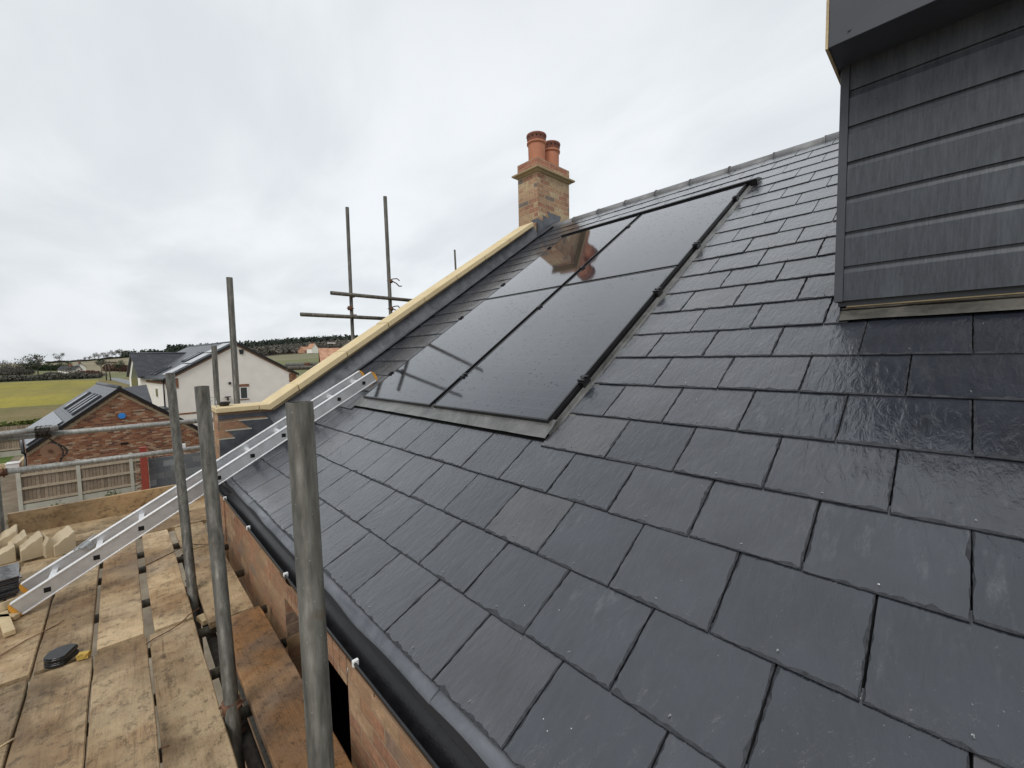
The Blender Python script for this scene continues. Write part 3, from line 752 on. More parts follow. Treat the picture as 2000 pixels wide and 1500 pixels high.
bm = BM(); box(bm, (.9195, 1.508, 2.216), (3.6, 1.699, 2.223)); hpart('soffit', bm, M['dark_trim'], parent=dor, mat_world=I4)
bm = BM(); box(bm, (.909, 1.494, 2.210), (.918, 3.6, 2.42)); hpart('edge_board', bm, M['clean_wood'], parent=dor, mat_world=I4)
bm = BM(); box(bm, (.919, 1.508, 2.224), (3.6, 4.2, 2.43)); box(bm, (.94, 1.73, 1.2), (3.5, 4.2, 2.223)); hpart('dormer_roof', bm, M['dark_trim'], parent=dor, mat_world=I4)
for q in ((.985, 2.245), (1.012, 2.39)):
    bm = BM(); tube(bm, (q[0], 1.4955, q[1]), (q[0], 1.490, q[1]), .0045, 10); hpart('fascia_screw', bm, M['dark_trim'], parent=dor, mat_world=I4)
# lead apron under the cladding
bm = BM(); n = 70; rows = []
for i in range(n+1):
    x = .955+(3.3-.955)*i/n; w = noise.noise(Vector((x*5, 9, 0)))*.005; w2 = noise.noise(Vector((x*19, 3, 0)))*.003
    pf = [(6.70*W+w*.8, .0165), (6.80*W+w, .022+w2), (6.95*W, .021+w2), (7.03*W, .026)]
    r_ = [roofp(x, v, z) for v, z in pf]
    r_ += [Vector((x, 1.712+w2, 1.183)), Vector((x, 1.731, 1.193))]
    rows.append([bm.verts.new(p) for p in r_])
for a, b in zip(rows, rows[1:]):
    for i in range(5): f = bm.faces.new((a[i], b[i], b[i+1], a[i+1])); f.smooth = True
q = [bm.verts.new(roofp(.955, v, z)) for v, z in ((6.70*W, .0165), (7.03*W, .026), (7.05*W, .004), (6.72*W, .004))]; bm.faces.new(q)
hpart('lead_apron', bm, M['apron_lead'], parent=dor, mat_world=I4)
bm = BM(); box(bm, (.97, 1.7315, 1.13), (3.4, 1.76, 1.30)); hpart('dormer_base', bm, M['clean_wood'], parent=dor, mat_world=I4)

# ================================================================== SOLAR PANELS (2 x 2, each a thing)
pz = .048
def panel(x0, x1, v0, v1, label):
    # origin at the lower left corner, local axes in the roof frame
    root = empty('solar_panel', (0, 0, 0), label, 'solar panel', 'solar panels set into the slate roof')
    root.matrix_world = Matrix.Translation(roofp(x0, v0, .012)) @ RM
    w, h, t, fr = x1-x0, v1-v0, pz-.012, .011
    bm = BM(); d = t-.034
    box(bm, (0, 0, d), (w, fr, t)); box(bm, (0, h-fr, d), (w, h, t)); box(bm, (0, fr, d), (fr, h-fr, t)); box(bm, (w-fr, fr, d), (w, h-fr, t))
    finish('frame', bm, M['black_metal'], root)
    bm = BM(); box(bm, (fr, fr, t-.008), (w-fr, h-fr, t-.0022)); finish('glass', bm, M['glass'], root)
    for v in (h*.2, h*.78):
        bm = BM(); s = -.018
        box(bm, (s-.012, v-.03, d-.01), (s+.018, v+.03, t+.002)); box(bm, (s-.014, v-.022, t+.002), (s+.026, v-.012, t+.012)); box(bm, (s-.014, v+.008, t+.002), (s+.026, v+.018, t+.012))
        tube(bm, (s+.004, v, t), (s+.004, v, t+.014), .007, 8)
        finish('clamp', bm, M['black_metal'], root)
    if x1 > -.5:
        for v in (h*.2, h*.78):
            bm = BM(); s = w
            box(bm, (s+.001, v-.035, d-.015), (s+.030, v+.035, t+.003)); box(bm, (s-.010, v-.024, t+.003), (s+.034, v-.012, t+.014)); box(bm, (s-.010, v+.010, t+.003), (s+.034, v+.022, t+.014))
            tube(bm, (s+.016, v, t), (s+.016, v, t+.018), .009, 8)
            finish('clamp', bm, M['black_metal'], root)
    return root
xa, xb, xc, xd = -2.308, -1.212, -1.168, -.102
va, vb, vc, vd2 = 3.81*W, 9.58*W, 9.65*W, 15.34*W
panel(xa, xb, va, vb, 'lower black solar panel nearest the ladder top')
panel(xc, xd, va, vb, 'lower black solar panel beside the bare slates')
panel(xa, xb, vc, vd2, 'upper black solar panel nearest the chimney, reflecting it')
panel(xc, xd, vc, vd2, 'upper black solar panel nearest the dormer')
bm = BM(); box(bm, (xd+.001, va+.02, .013), (xd+.007, vd2, pz-.008)); hroof('panel_rail', bm, M['black_metal'])

# ================================================================== SCAFFOLD
def std(bm, a, b, r=.0265): tube(bm, a, b, r, 20, hollow=.005)
sca = empty('scaffold', (0, -.37, -4.5), 'weathered steel scaffold along the eaves under the walking boards', 'scaffold')
def spart(name, bm, mats, **kw): return finish(name, bm, mats, kw.pop('parent', sca), mat_world=Matrix.Translation((0, .37, 4.5)), **kw)
def coupler(bm, c, ax='Z', r=.0265, s=1.0):
    """band coupler with bolt, nut and flap round a tube along ax"""
    c = Vector(c); d = {'X': Vector((1, 0, 0)), 'Y': Vector((0, 1, 0)), 'Z': Vector((0, 0, 1))}[ax]
    tube(bm, c-d*.024, c+d*.024, r+.0075, 16, mi=0)
    u = d.orthogonal().normalized(); w = d.cross(u)
    for k in (-1, 1):
        tube(bm, c+u*(r+.004)*k-w*.016, c+u*(r+.004)*k+w*.022, .008, 8)
        tube(bm, c+u*(r+.012)*k-w*.02, c+u*(r+.012)*k+w*.03, .0045, 8)
for (a, b, lo, r) in (((585, 785), (628, 1500), (0.376, -.37, -4.5), .0268), ((394, 755), (452, 1373), None, .0285), ((332, 730), (371, 1110), None, .0285)):
    p0 = P(*a, 'Y', -.37); p1 = P(*b, 'Y', -.37); dd = (p1-p0).normalized()
    bm = BM(); std(bm, p0, p0+dd*((-4.4-p0.z)/dd.z if lo is None else (-4.4-p0.z)/-1), r); spart('standard', bm, M['tube'])
bm = BM(); std(bm, (-4.66, -1.525, .47), (-4.66, -1.525, -4.4)); spart('standard', bm, M['tube'])
bm = BM(); std(bm, (2.6, -1.525, .47), (2.6, -1.525, -4.4)); spart('standard', bm, M['tube'])
for x in (-.905, -1.755, -2.42, -3.05, -3.40, 1.35, .2, -1.30):
    bm = BM(); std(bm, (x, -1.55, -.626), (x, -.035 if x != -1.755 else -.03, -.626)); spart('transom', bm, M['tube'])
bm = BM(); std(bm, (-3.3, -.325, -.70), (3, -.325, -.70)); spart('ledger', bm, M['black_mud'])
bm = BM(); std(bm, (-4.9, -1.49, -.70), (3, -1.49, -.70)); spart('ledger', bm, M['tube'])
# lower-lift ledger seen through the gap
bm = BM(); std(bm, (-3.2, -.09, -1.55), (2, -.09, -1.55)); spart('ledger', bm, M['tube'])
for c in ((-.85, -.37, -.52), (-.86, -.37, -.66), (-2.30, -.37, -.60)):
    bm = BM(); coupler(bm, c, 'Z', .0285); spart('coupler', bm, M['rust'])
# end guard rails across the platform
for (a, b, z0, z1) in ((-1.60, .62, .352, .335), (-1.60, .62, .045, .018)):
    bm = BM(); std(bm, (-4.62, a, z0), (-4.62, b, z1)); spart('guard_rail', bm, M['tube_pale'])
bm = BM(); std(bm, (-4.565, -1.75, .378), (-4.565, -1.105, .413)); spart('guard_rail', bm, M['tube_pale'])
for z in (.0, .37):
    bm = BM(); std(bm, (-4.8, -1.575, z), (2.6, -1.575, z)); spart('guard_rail', bm, M['tube_pale'])
for c, ax in (((-4.62, -1.525, .04), 'Z'), ((-4.62, -1.47, .04), 'Y'), ((-4.66, -1.525, .34), 'Z')):
    bm = BM(); coupler(bm, c, ax); spart('coupler', bm, M['rust'])
bm = BM()       # dirty webbing strap wound over the doubled upper rail
for i in range(7):
    y = -1.245+i*.014
    for k in range(10):
        a0, a1 = 2*math.pi*k/10, 2*math.pi*(k+1)/10
        tube(bm, (-4.592+.072*math.cos(a0), y, .382+.050*math.sin(a0)), (-4.592+.072*math.cos(a1), y+.003, .382+.050*math.sin(a1)), .008+.003*math.sin(i*3+k), 5)
strap = finish('tie_strap', bm, M['black_mud']); tag(strap, 'brown strap wound round the doubled end guard rail', 'strap')
# disc and loop hanging from the rail
hl = empty('hanging_reel', (-4.60, -1.18, .34), 'pale worn disc with a wire loop hanging below the upper end guard rail', 'reel')
bm = BM(); tube(bm, (-.022, .01, -.15), (.012, .01, -.15), .066, 28); finish('disc', bm, M['brown_trim'], hl)
bm = BM(); tube(bm, (.012, .01, -.15), (.022, .01, -.15), .016, 12); finish('hub', bm, M['rust'], hl)
bm = BM(); poly_tube(bm, [(.018, .012+.05*math.sin(a*.35)+.055*(a/9), -.03-.026*a+.0) for a in range(10)], .006); poly_tube(bm, [(.02, .02+.10*math.sin(a*.33), -.06-.022*a) for a in range(9)], .0075); finish('wire_loop', bm, M['black_mud'], hl)

# gable-end scaffold
scb = empty('scaffold', (-3.95, 1, -4.5), 'weathered steel scaffold rising behind the gable parapet', 'scaffold')
def bpart(name, bm, mats, **kw): return finish(name, bm, mats, scb, mat_world=Matrix.Translation((3.95, -1, 4.5)), **kw)
for (a, b, X, r) in (((448, 542), (463, 785), -3.80, .0285), ((418, 675), (424.5, 785), -4.05, .0255), ((678, 405), (689, 660), -3.95, .0215), ((752, 384), (763, 612), -3.95, .0245), ((888, 488), (890, 525), -6.6, .022)):
    p0, p1 = P(*a, 'X', X), P(*b, 'X', X); dd = (p1-p0).normalized()
    bm = BM(); std(bm, p0, p0+dd*((-4.4-p0.z)/dd.z), r); bpart('standard', bm, M['tube'])
for (a, b) in (((587, 614), (748, 622)), ((646, 572), (800, 586.5))):
    p0, p1 = P(*a, 'X', -3.90), P(*b, 'X', -3.90); dd = p1-p0
    bm = BM(); std(bm, p0, p0+dd*1.6, .0235); bpart('ledger', bm, M['tube'])
bm = BM(); p0 = P(560, 719, 'X', -3.88); std(bm, p0, p0+Vector((0, 3.4, 0)), .0255); bpart('ledger', bm, M['tube'])
bm = BM(); std(bm, (-3.62, 1.04, .955), (-5.0, 1.04, .955)); bpart('transom', bm, M['tube'])
bm = BM(); std(bm, (-3.62, 2.6, .955), (-5.0, 2.6, .955)); bpart('transom', bm, M['tube'])
for (px, py, X) in ((688, 577, -3.94), (692, 618, -3.94), (684, 602, -3.95), (762, 549, -3.95), (763.5, 603, -3.95), (600, 712, -3.92)):
    bm = BM(); c = P(px, py, 'X', X); coupler(bm, c, 'Z', .023)
    if px > 740:       # loose hinged flap
        poly_tube(bm, [c+Vector((.0, .03, .0)), c+Vector((0, .09, -.02)), c+Vector((0, .13, -.055)), c+Vector((0, .17, -.05))], .008)
        poly_tube(bm, [c+Vector((.0, .03, .03)), c+Vector((0, .10, .045)), c+Vector((0, .14, .02))], .007)
    bpart('coupler', bm, M['rust'])

# ---- boards
def board(x0, x1, y0, y1, ztop, label, mat='board', th=.038, along='X', warp=.004, group=None):
    rnd = random.Random(hash((round(x0*100), round(y0*100))) & 0xffff)
    cx, cy = (x0+x1)/2, (y0+y1)/2
    Lx, Wy = (x1-x0, y1-y0) if along == 'X' else (y1-y0, x1-x0)
    bm = BM(); n = max(4, int(Lx/.09)); rows = []; sd = rnd.uniform(0, 50); tw = rnd.uniform(-.003, .003)
    for i in range(n+1):
        a = -Lx/2+Lx*i/n
        e = .007 if i in (0, n) else 0
        w0 = noise.noise(Vector((a*2.2, sd, 0)))*.004+noise.noise(Vector((a*11, sd, 3)))*.0016
        w1 = noise.noise(Vector((a*2.2, sd+9, 0)))*.004+noise.noise(Vector((a*11, sd+5, 3)))*.0016
        zz = noise.noise(Vector((a*.8, sd, 7)))*warp + tw*(a/Lx)
        y_0, y_1 = -Wy/2+w0+e*.3, Wy/2+w1-e*.3
        aa = a + (noise.noise(Vector((sd, 1, 1)))*.006)
        rows.append([bm.verts.new((aa, y, z+zz)) for y, z in ((y_0, -th), (y_0, -.004), (y_0+.004, 0), (y_0*.33, .0008), (y_1*.33, .0008), (y_1-.004, 0), (y_1, -.004), (y_1, -th))])
    for r0, r1 in zip(rows, rows[1:]):
        for j in range(8): bm.faces.new((r0[j], r0[(j+1) % 8], r1[(j+1) % 8], r1[j]))
    bm.faces.new(rows[0]); bm.faces.new(rows[-1][::-1]); fix(bm)
    o = finish('scaffold_board', bm, M[mat])
    o.location = (cx, cy, ztop); o.rotation_euler = (0, 0, 0 if along == 'X' else math.pi/2)
    tag(o, label, 'board', group or 'boards of the scaffold platform')
    return o
ZB = -.56
rowsY = [(-.611, -.402, 'next to the leaning poles'), (-.832, -.619, 'second out from the leaning poles'), (-1.060, -.840, 'third out from the leaning poles'), (-1.290, -1.068, 'at the left foot of the picture'), (-1.50, -1.30, 'on the outermost edge')]
for i, (a, b, w) in enumerate(rowsY):
    board(-1.83+.012*(i % 2), 1.95, a, b, ZB+.002*(i % 2), 'muddy scaffold board in the near run, '+w)
rowsL = [(-.585, -.40, 'running under the middle of the ladder beside the poles'), (-.828, -.628, 'ending beside the wide gap under the ladder'), (-1.056, -.850, 'under the black plastic caps'), (-1.285, -1.068, 'carrying the ladder feet'), (-1.50, -1.30, 'under the slate stack')]
for i, (a, b, w) in enumerate(rowsL):
    board(-3.74+.01*i, -1.862-.012*(i % 2), a, b, ZB-.002*(i % 2), 'muddy board in the far run, '+w)
for i in range(4):
    x1 = -3.77-.225*i
    board(x1-.212, x1, -1.60, (-.03 if i < 1 else 2.4), ZB+.001*(i % 2), ['clay-stained return board crossing the platform, the one nearest the brick pier', 'clay-stained return board behind the cut stones, second from the pier', 'clay-stained return board, next to the one against the end toe board', 'clay-stained return board lying against the end toe board'][i], mat='board', along='Y')
board(-1.70, 1.95, -.296, -.075, ZB, 'wet orange board under the window opening between poles and wall', 'board_wet')
board(-3.02, -1.71, -.340, -.105, ZB+.001, 'mud-splashed inner board between the far poles and the wall', 'board')
board(-3.72, -3.04, -.352, -.135, ZB+.003, 'short pale inner board ending below the gutter end', 'board')
# toe boards
def toe(p0, p1, h, label):
    p0, p1 = Vector(p0), Vector(p1); d = (p1-p0); l = d.length; bm = BM()
    n = 20; rows = []
    for i in range(n+1):
        a = l*i/n; w = noise.noise(Vector((a*1.5, h*9, 2)))*.004
        rows.append([bm.verts.new(q) for q in ((a, -.019, 0), (a, .019, 0), (a, .019, h+w), (a, -.019, h+w))])
    for r0, r1 in zip(rows, rows[1:]):
        for j in range(4): bm.faces.new((r0[j], r1[j], r1[(j+1) % 4], r0[(j+1) % 4]))
    bm.faces.new(rows[0]); bm.faces.new(rows[-1][::-1]); fix(bm)
    o = finish('toe_board', bm, M['toe']); o.location = p0; o.rotation_euler = (0, 0, math.atan2(d.y, d.x))
    tag(o, label, 'board'); return o
toe((-4.625, -1.47, -.565), (-4.60, .9, -.575), .215, 'orange-brown toe board on edge across the far end of the platform')
toe((-4.56, -1.53, -.56), (-3.9, -1.555, -.56), .20, 'pale toe board end on edge at the platform corner by the outer pole')

# ---- aluminium ladder lying from the boards up to the panels
A0 = P(40, 1202, 'Z', ZB+.001); A1 = roofp(-2.535, 4.74*W, .016)
Lv = (A1-A0).normalized(); LEN = (A1-A0).length
Xv = (Vector((-1, 0, 0)) - Lv*Vector((-1, 0, 0)).dot(Lv)).normalized(); Nv = Xv.cross(Lv); Nv = Nv if Nv.z > 0 else -Nv
lm = Matrix((Xv, Lv, Nv)).transposed().to_4x4(); lm.translation = A0
lad = empty('ladder', (0, 0, 0), 'aluminium ladder section lying from the boards up over the gutter to the solar panels', 'ladder'); lad.matrix_world = lm
RH, RW, LWID = .098, .027, .30
for xx, s in ((0, 1), (LWID, -1)):
    bm = BM()
    box(bm, (xx-RW/2, .012, 0), (xx+RW/2, LEN-.012, RH))
    box(bm, (xx-RW/2-.004, .014, RH-.007), (xx+RW/2+.004, LEN-.014, RH+.0015), 1); box(bm, (xx-RW/2-.004, .014, -.0015), (xx+RW/2+.004, LEN-.014, .007), 1)
    rail = finish('stile', bm, [M['alu'], M['alu_edge']], lad, bevel=.0012)
    for e, d in ((0, -1), (LEN, 1)):
        bm = BM()
        y0 = e-.012 if d < 0 else e-.014
        pts = [(xx-RW/2-.003, y0+(.026 if d < 0 else 0), .0-.002)]
        for q in range(9):
            an = math.pi*q/8; pts.append((xx-RW/2-.003, (e+(.014 if d < 0 else -.014))+d*math.sin(an)*.024, RH/2-math.cos(an)*(RH/2+.002)))
        prism(bm, pts, (RW+.006, 0, 0)); fix(bm); finish('end_cap', bm, M['orange'], rail)
for i in range(10):
    y = .17+i*(LEN-.30)/9.0
    bm = BM(); mm = Matrix.Translation((0, y, .047)) @ Matrix.Rotation(R(-30), 4, 'X')
    box(bm, (RW/2, -.015, -.015), (LWID-RW/2, .015, .015), 0, mm)
    box(bm, (-RW/2-.0006, -.016, -.016), (-RW/2+.001, .016, .016), 1, mm)
    finish('rung', bm, [M['alu_edge'], M['hole']], lad)
bm = BM(); mm = Matrix.Translation((LWID, .36, RH+.002)) @ Matrix.Rotation(R(-25), 4, 'Z')
box(bm, (-.09, -.03, -.004), (.03, .035, .002), 0, mm); box(bm, (.0, -.05, .002), (.02, .09, .006), 0, mm); box(bm, (-.10, -.01, -.03), (-.085, .03, .002), 0, mm); finish('catch_bracket', bm, M['steel'], lad)

# ================================================================== LOOSE THINGS ON THE BOARDS
def ogee_block(px, py, l, w, h, rz_, label, kind=0):
    q = P(px, py, 'Z', ZB+.003); bm = BM()
    if kind == 0:
        pr = [(-w/2, 0), (w/2, 0), (w/2, h*.52), (w*.42, h*.56), (w*.30, h*.60), (w*.15, h*.72), (-.02*w, h*.82), (-w*.16, h*.84), (-w*.24, h*.90), (-w*.38, h*1.0), (-w/2, h)]
    else:
        pr = [(-w/2, 0), (w/2, 0), (w/2, h*.62), (w*.1, h*1.0), (-w/2, h*.55)]
    prism(bm, [(x, -l/2, z) for x, z in pr], (0, l, 0)); fix(bm)
    o = finish('cut_stone', bm, M['block_stone'], bevel=.003)
    o.location = q; o.rotation_euler = (R(random.uniform(-2, 2)), 0, rz_)
    tag(o, label, 'stone', 'moulded stones left on the scaffold'); return o
ogee_block(123, 1075, .24, .125, .17, R(-78), 'rightmost moulded cream stone on the boards beside the ladder')
ogee_block(94, 1082, .20, .065, .165, R(-74), 'thin wedge-shaped cream stone leaning between two moulded ones', 1)
ogee_block(62, 1085, .21, .125, .165, R(-80), 'moulded cream stone with an ogee top directly behind the slate stack')
ogee_block(36, 1080, .20, .10, .16, R(-80), 'moulded cream stone tucked left of the ogee one by the slates')
ogee_block(12, 1072, .25, .14, .165, R(-84), 'long grooved cream stone nearest the platform corner')
ogee_block(8, 1097, .14, .12, .12, R(-80), 'small cream stone in front of the long grooved one')
# stack of slates
sx, sy = -3.15, -1.475
for i in range(9):
    bm = BM(); rnd = random.Random(i+3)
    pts = []
    for (ax, ay) in ((-.16, -.25), (.16, -.25), (.16, .22), (-.16, .22)): pts.append((ax+rnd.uniform(-.006, .006), ay+rnd.uniform(-.006, .006), 0))
    prism(bm, pts, (0, 0, .0075)); fix(bm)
    rl = bm.faces.layers.float.new('rnd')
    for f in bm.faces: f[rl] = .3+.08*i
    o = finish('spare_slate', bm, M['slate']); o.location = (sx-.01*i, sy+rnd.uniform(-.01, .01), ZB+.006+.0122*i); o.rotation_euler = (R(rnd.uniform(-.6, .6)), R(rnd.uniform(-.5, .5)), R(8+rnd.uniform(-4, 4)))
    names = ['bottom', 'second', 'third', 'fourth', 'fifth', 'sixth', 'seventh', 'eighth', 'top']
    tag(o, names[i]+' slate of the loose dark stack by the ladder feet', 'slate', 'stack of spare slates')
# black plastic end caps stacked
for i in range(2):
    bm = BM(); pts = []
    for k in range(19):
        an = math.pi*(-.22+1.44*k/18); pts.append((.066*math.cos(an), .066*math.sin(an), 0))
    prism(bm, pts, (0, 0, .017)); prism(bm, [(p[0]*.93, p[1]*.93, .0172) for p in pts], (0, 0, .006)); fix(bm)
    o = finish('gutter_stop_end', bm, M['black_plastic'], bevel=.002); o.location = (-1.885-.004*i, -.955, ZB+.004+.0245*i); o.rotation_euler = (0, 0, R(150+4*i))
    tag(o, ['lower', 'upper'][i]+' of two black half-round plastic caps stacked on a board', 'plastic cap', 'stacked black caps')
bm = BM(); box(bm, (-.024, -.016, 0), (.024, .016, .026)); bmesh.ops.subdivide_edges(bm, edges=bm.edges[:], cuts=3, use_grid_fill=True)
for v in bm.verts: v.co += Vector((noise.noise(v.co*60), noise.noise(v.co*60+Vector((5, 0, 0))), noise.noise(v.co*60+Vector((0, 5, 0)))))*.005
o = finish('sponge_block', bm, M['yellow']); o.location = (-1.83, -.872, ZB+.004); o.rotation_euler = (0, 0, R(70)); tag(o, 'small yellow crumbling block beside the black caps', 'block')
def strip(name, pts, r, mat, label, cat, flat=False):
    bm = BM()
    poly_tube(bm, pts, r, 6); o = finish(name, bm, M[mat]); tag(o, label, cat); return o
zt = ZB+.005
g = lambda x, y, dz=0: P(x, y, 'Z', zt+dz)
strip('thin_stick', [g(-10, 1286), g(55, 1248), g(108, 1222), g(125, 1211, .012)], .0035, 'brown_trim', 'thin dark stick lying across the boards left of the black caps', 'stick')
strip('bent_wire', [g(285, 1258), g(300, 1248, .004), g(330, 1232, .01), g(352, 1218, .016), g(370, 1200, .02), g(390, 1187, .012)], .003, 'rust', 'bent brown wire lying over the board ends near the poles', 'wire')
strip('bent_wire', [g(285, 1104), g(310, 1092), g(350, 1072), g(372, 1062, .004), g(392, 1064), g(412, 1062)], .0028, 'black_mud', 'thin dark cable crossing from the ladder to the far pole', 'cable')
strip('wood_sliver', [g(-5, 1462), g(28, 1442)], .0042, 'clean_wood', 'pale splinter of wood at the lower left edge', 'splinter')
strip('nail', [g(312, 1461), g(330, 1456)], .0022, 'rust', 'rusty nail lying beside a board gap', 'nail')
# pale offcuts beside the slates
def offcut(px, py, l, w, h, rz_, label, mat='clean_wood', tilt=0.0, nm='timber_offcut', zoff=.004):
    q = P(px, py, 'Z', ZB+zoff); bm = BM(); box(bm, (-l/2, -w/2, 0), (l/2, w/2, h))
    o = finish(nm, bm, M[mat], bevel=.002); o.location = q; o.rotation_euler = (0, tilt, rz_); tag(o, label, 'offcut', 'timber offcuts on the scaffold'); return o
offcut(12, 1222, .34, .045, .030, R(12), 'long pale timber offcut beside the ladder foot')
offcut(8, 1192, .12, .06, .05, R(40), 'short chunky offcut leaning on the slate stack', tilt=R(-20))
offcut(-2, 1212, .20, .035, .03, R(55), 'narrow offcut at the left edge below the slates')
offcut(368, 1160, .20, .045, .02, R(0), 'grey offcut lying in the gap by the far pole', 'board', zoff=-.09)
offcut(400, 1213, .10, .055, .03, R(14), 'bright sawn offcut resting in the gap beside the middle pole', zoff=-.075)
offcut(372, 1133, .06, .04, .02, R(80), 'small white scrap in the gap under the far pole', 'white_plastic', zoff=-.06)

# on the coping: black bowl and scroll hook
bm = BM(); lathe(bm, [(.0, .002), (.036, .002), (.047, .020), (.052, .034), (.058, .036), (.058, .040), (.047, .038), (.040, .012), (0, .010)], (0, 0, 0))
o = finish('black_bowl', bm, M['black_plastic']); q = P(438, 793, 'Z', .587); o.location = q; tag(o, 'small black plastic bowl standing on the flat end coping', 'bowl')
hk = []
for k in range(16):
    an = k/15*math.pi*1.6
    hk.append((0, .020*math.cos(an)*(1-k*.02), .020*math.sin(an)*(1-k*.02)))
bm = BM(); poly_tube(bm, [(.0, .03, -.13), (.0, .03, .0), (0, .022, .018), (0, .006, .028), (0, -.016, .026), (0, -.03, .008), (0, -.026, -.012), (0, -.010, -.018), (0, .002, -.006), (0, -.006, .004)], .0028)
poly_tube(bm, [(0, -.034, .0), (0, -.032, -.12)], .0024); poly_tube(bm, [(0, -.034, -.06), (0, -.05, -.065)], .002)
o = finish('scroll_hook', bm, M['steel']); o.location = P(414, 782, 'Y', -.045); tag(o, 'thin wire scroll hook on the front of the brick pier', 'hook')

# ================================================================== NEIGHBOURING BUILDINGS
GZ = -4.5
gd = ray(20, 712); gd.z = 0; gd.normalize()          # ridge direction of the neighbours
gg = Vector((-gd.y, gd.x, 0));  gg = gg if gg.y > 0 else -gg
ROT = math.atan2(gg.y, gg.x)
def frame(p): return Matrix.Translation(Vector((p.x, p.y, 0))) @ Matrix.Rotation(ROT, 4, 'Z')
def local(F_, x, y, lx=None, ly=None):
    """point seen at image x,y on the local plane Y=ly or X=lx of a building frame"""
    n = (F_.to_3x3() @ Vector((0, 1, 0))) if ly is not None else (F_.to_3x3() @ Vector((1, 0, 0)))
    p0 = F_ @ Vector((lx or 0, ly or 0, 0)); return F_.inverted() @ onplane(x, y, p0, n)
def bempty(name, F_, label, cat, group=None):
    o = empty(name, (0, 0, 0), label, cat, group); o.matrix_world = F_ @ Matrix.Translation((0, 0, GZ)); return o
UP = Matrix.Translation((0, 0, -GZ))
def gpart(root, name, bm, mats, **kw): return finish(name, bm, mats, root, mat_world=(I4 if kw.pop('sub', 0) else UP), **kw)
def gable_walls(root, w, d, z0, ze, za, mat, xc=0, y0=0, t=.25):
    bm = BM()
    for yy in (y0, y0+d-t): prism(bm, [(xc-w, yy, z0), (xc+w, yy, z0), (xc+w, yy, ze), (xc, yy, za), (xc-w, yy, ze)], (0, t, 0))
    box(bm, (xc-w, y0+t, z0), (xc-w+t, y0+d-t, ze)); box(bm, (xc+w-t, y0+t, z0), (xc+w, y0+d-t, ze)); fix(bm)
    return gpart(root, 'wall', bm, mat)
def gable_roof(root, w, d, ze, za, mat, xc=0, y0=0, oh=.08, oe=.12, th=.09):
    k = (za-ze)/w; bm = BM()
    top = [(xc-w-oe, ze-k*oe), (xc, za), (xc+w+oe, ze-k*oe)]
    pts = [(x, y0-oh, z+th) for x, z in top]+[(x, y0-oh, z+.004) for x, z in reversed(top)]
    prism(bm, pts, (0, d+2*oh, 0)); fix(bm)
    r = gpart(root, 'roof', bm, mat)
    bm = BM(); tube(bm, (xc, y0-oh, za+th-.02), (xc, y0+d+oh, za+th-.02), .09, 8); gpart(r, 'ridge', bm, M['dark_trim'], sub=1)
    return r
def verge(root, w, ze, za, y, mat, depth=.12, proj=.05, off=0.0, xc=0, oe=.12, name='bargeboard'):
    k = (za-ze)/w; bm = BM()
    for s in (-1, 1):
        x1 = xc+s*(w+oe); z1 = ze-k*oe
        prism(bm, [(xc, y, za+off), (x1, y, z1+off), (x1, y, z1-depth+off), (xc, y, za-depth+off)], (0, -proj, 0))
    fix(bm); return gpart(root, name, bm, mat)
def roofbox(root, name, side, w, ze, za, u0, u1, s0, s1, mat, z=.10, th=.03, xc=0, parent=None):
    """flat thing lying on a slope: u along the ridge, s fraction from eaves (0) to ridge (1)"""
    def pt(u, s, h):
        x = xc+side*w*(1-s); zz = ze+(za-ze)*s; nx, nz = side*(za-ze), w; l = math.hypot(nx, nz)
        return Vector((x+nx/l*h, u, zz+nz/l*h))
    bm = BM(); v = [bm.verts.new(pt(u, s, h)) for h in (z, z+th) for u, s in ((u0, s0), (u1, s0), (u1, s1), (u0, s1))]
    for q in ((0, 3, 2, 1), (4, 5, 6, 7), (0, 1, 5, 4), (1, 2, 6, 5), (2, 3, 7, 6), (3, 0, 4, 7)): bm.faces.new([v[i] for i in q])
    fix(bm); return gpart(root if parent is None else parent, name, bm, mat, sub=parent is not None)

# --- brick garage
gp = CAM + ray(52, 882)*((-24-CAM.x)/ray(52, 882).x); Fg = frame(gp) @ Matrix.Translation((2.86, 0, 0))
gar = bempty('garage', Fg, 'red brick garage with slate roof and blue disc on its gable', 'garage')
gw, gzE, gzA = 2.86, -2.36, -.10
gable_walls(gar, gw, 7.2, GZ, gzE, gzA, M['garage_brick'])
gr1 = gable_roof(gar, gw, 7.2, gzE, gzA, M['far_slate'], oe=.02)
verge(gar, gw, gzE, gzA, -.03, M['black_plastic'], .17, .07, .10, name='verge_trim', oe=.02)
bm = BM(); k = (gzA-gzE)/gw
for s in (-1, 1):
    nb = 44
    for i in range(nb):
        xa_, xb_ = s*gw*(i/nb), s*gw*((i+.86)/nb)
        prism(bm, [(xa_, -.012, gzA-k*abs(xa_)-.12), (xb_, -.012, gzA-k*abs(xb_)-.12), (xb_, -.012, gzA-k*abs(xb_)-.24), (xa_, -.012, gzA-k*abs(xa_)-.24)], (0, .02, 0))
fix(bm); gpart(gar, 'brick_verge_course', bm, M['mortar'])
q = local(Fg, 238, 812, ly=0); bm = BM(); tube(bm, (q.x, -.005, q.z), (q.x, -.05, q.z), .125, 20); gpart(gar, 'blue_disc', bm, M['blue'])
q = local(Fg, 243, 866, ly=0); bm = BM(); box(bm, (q.x-.13, -.03, q.z-.035), (q.x+.13, .01, q.z+.035)); gpart(gar, 'vent', bm, M['hole'])
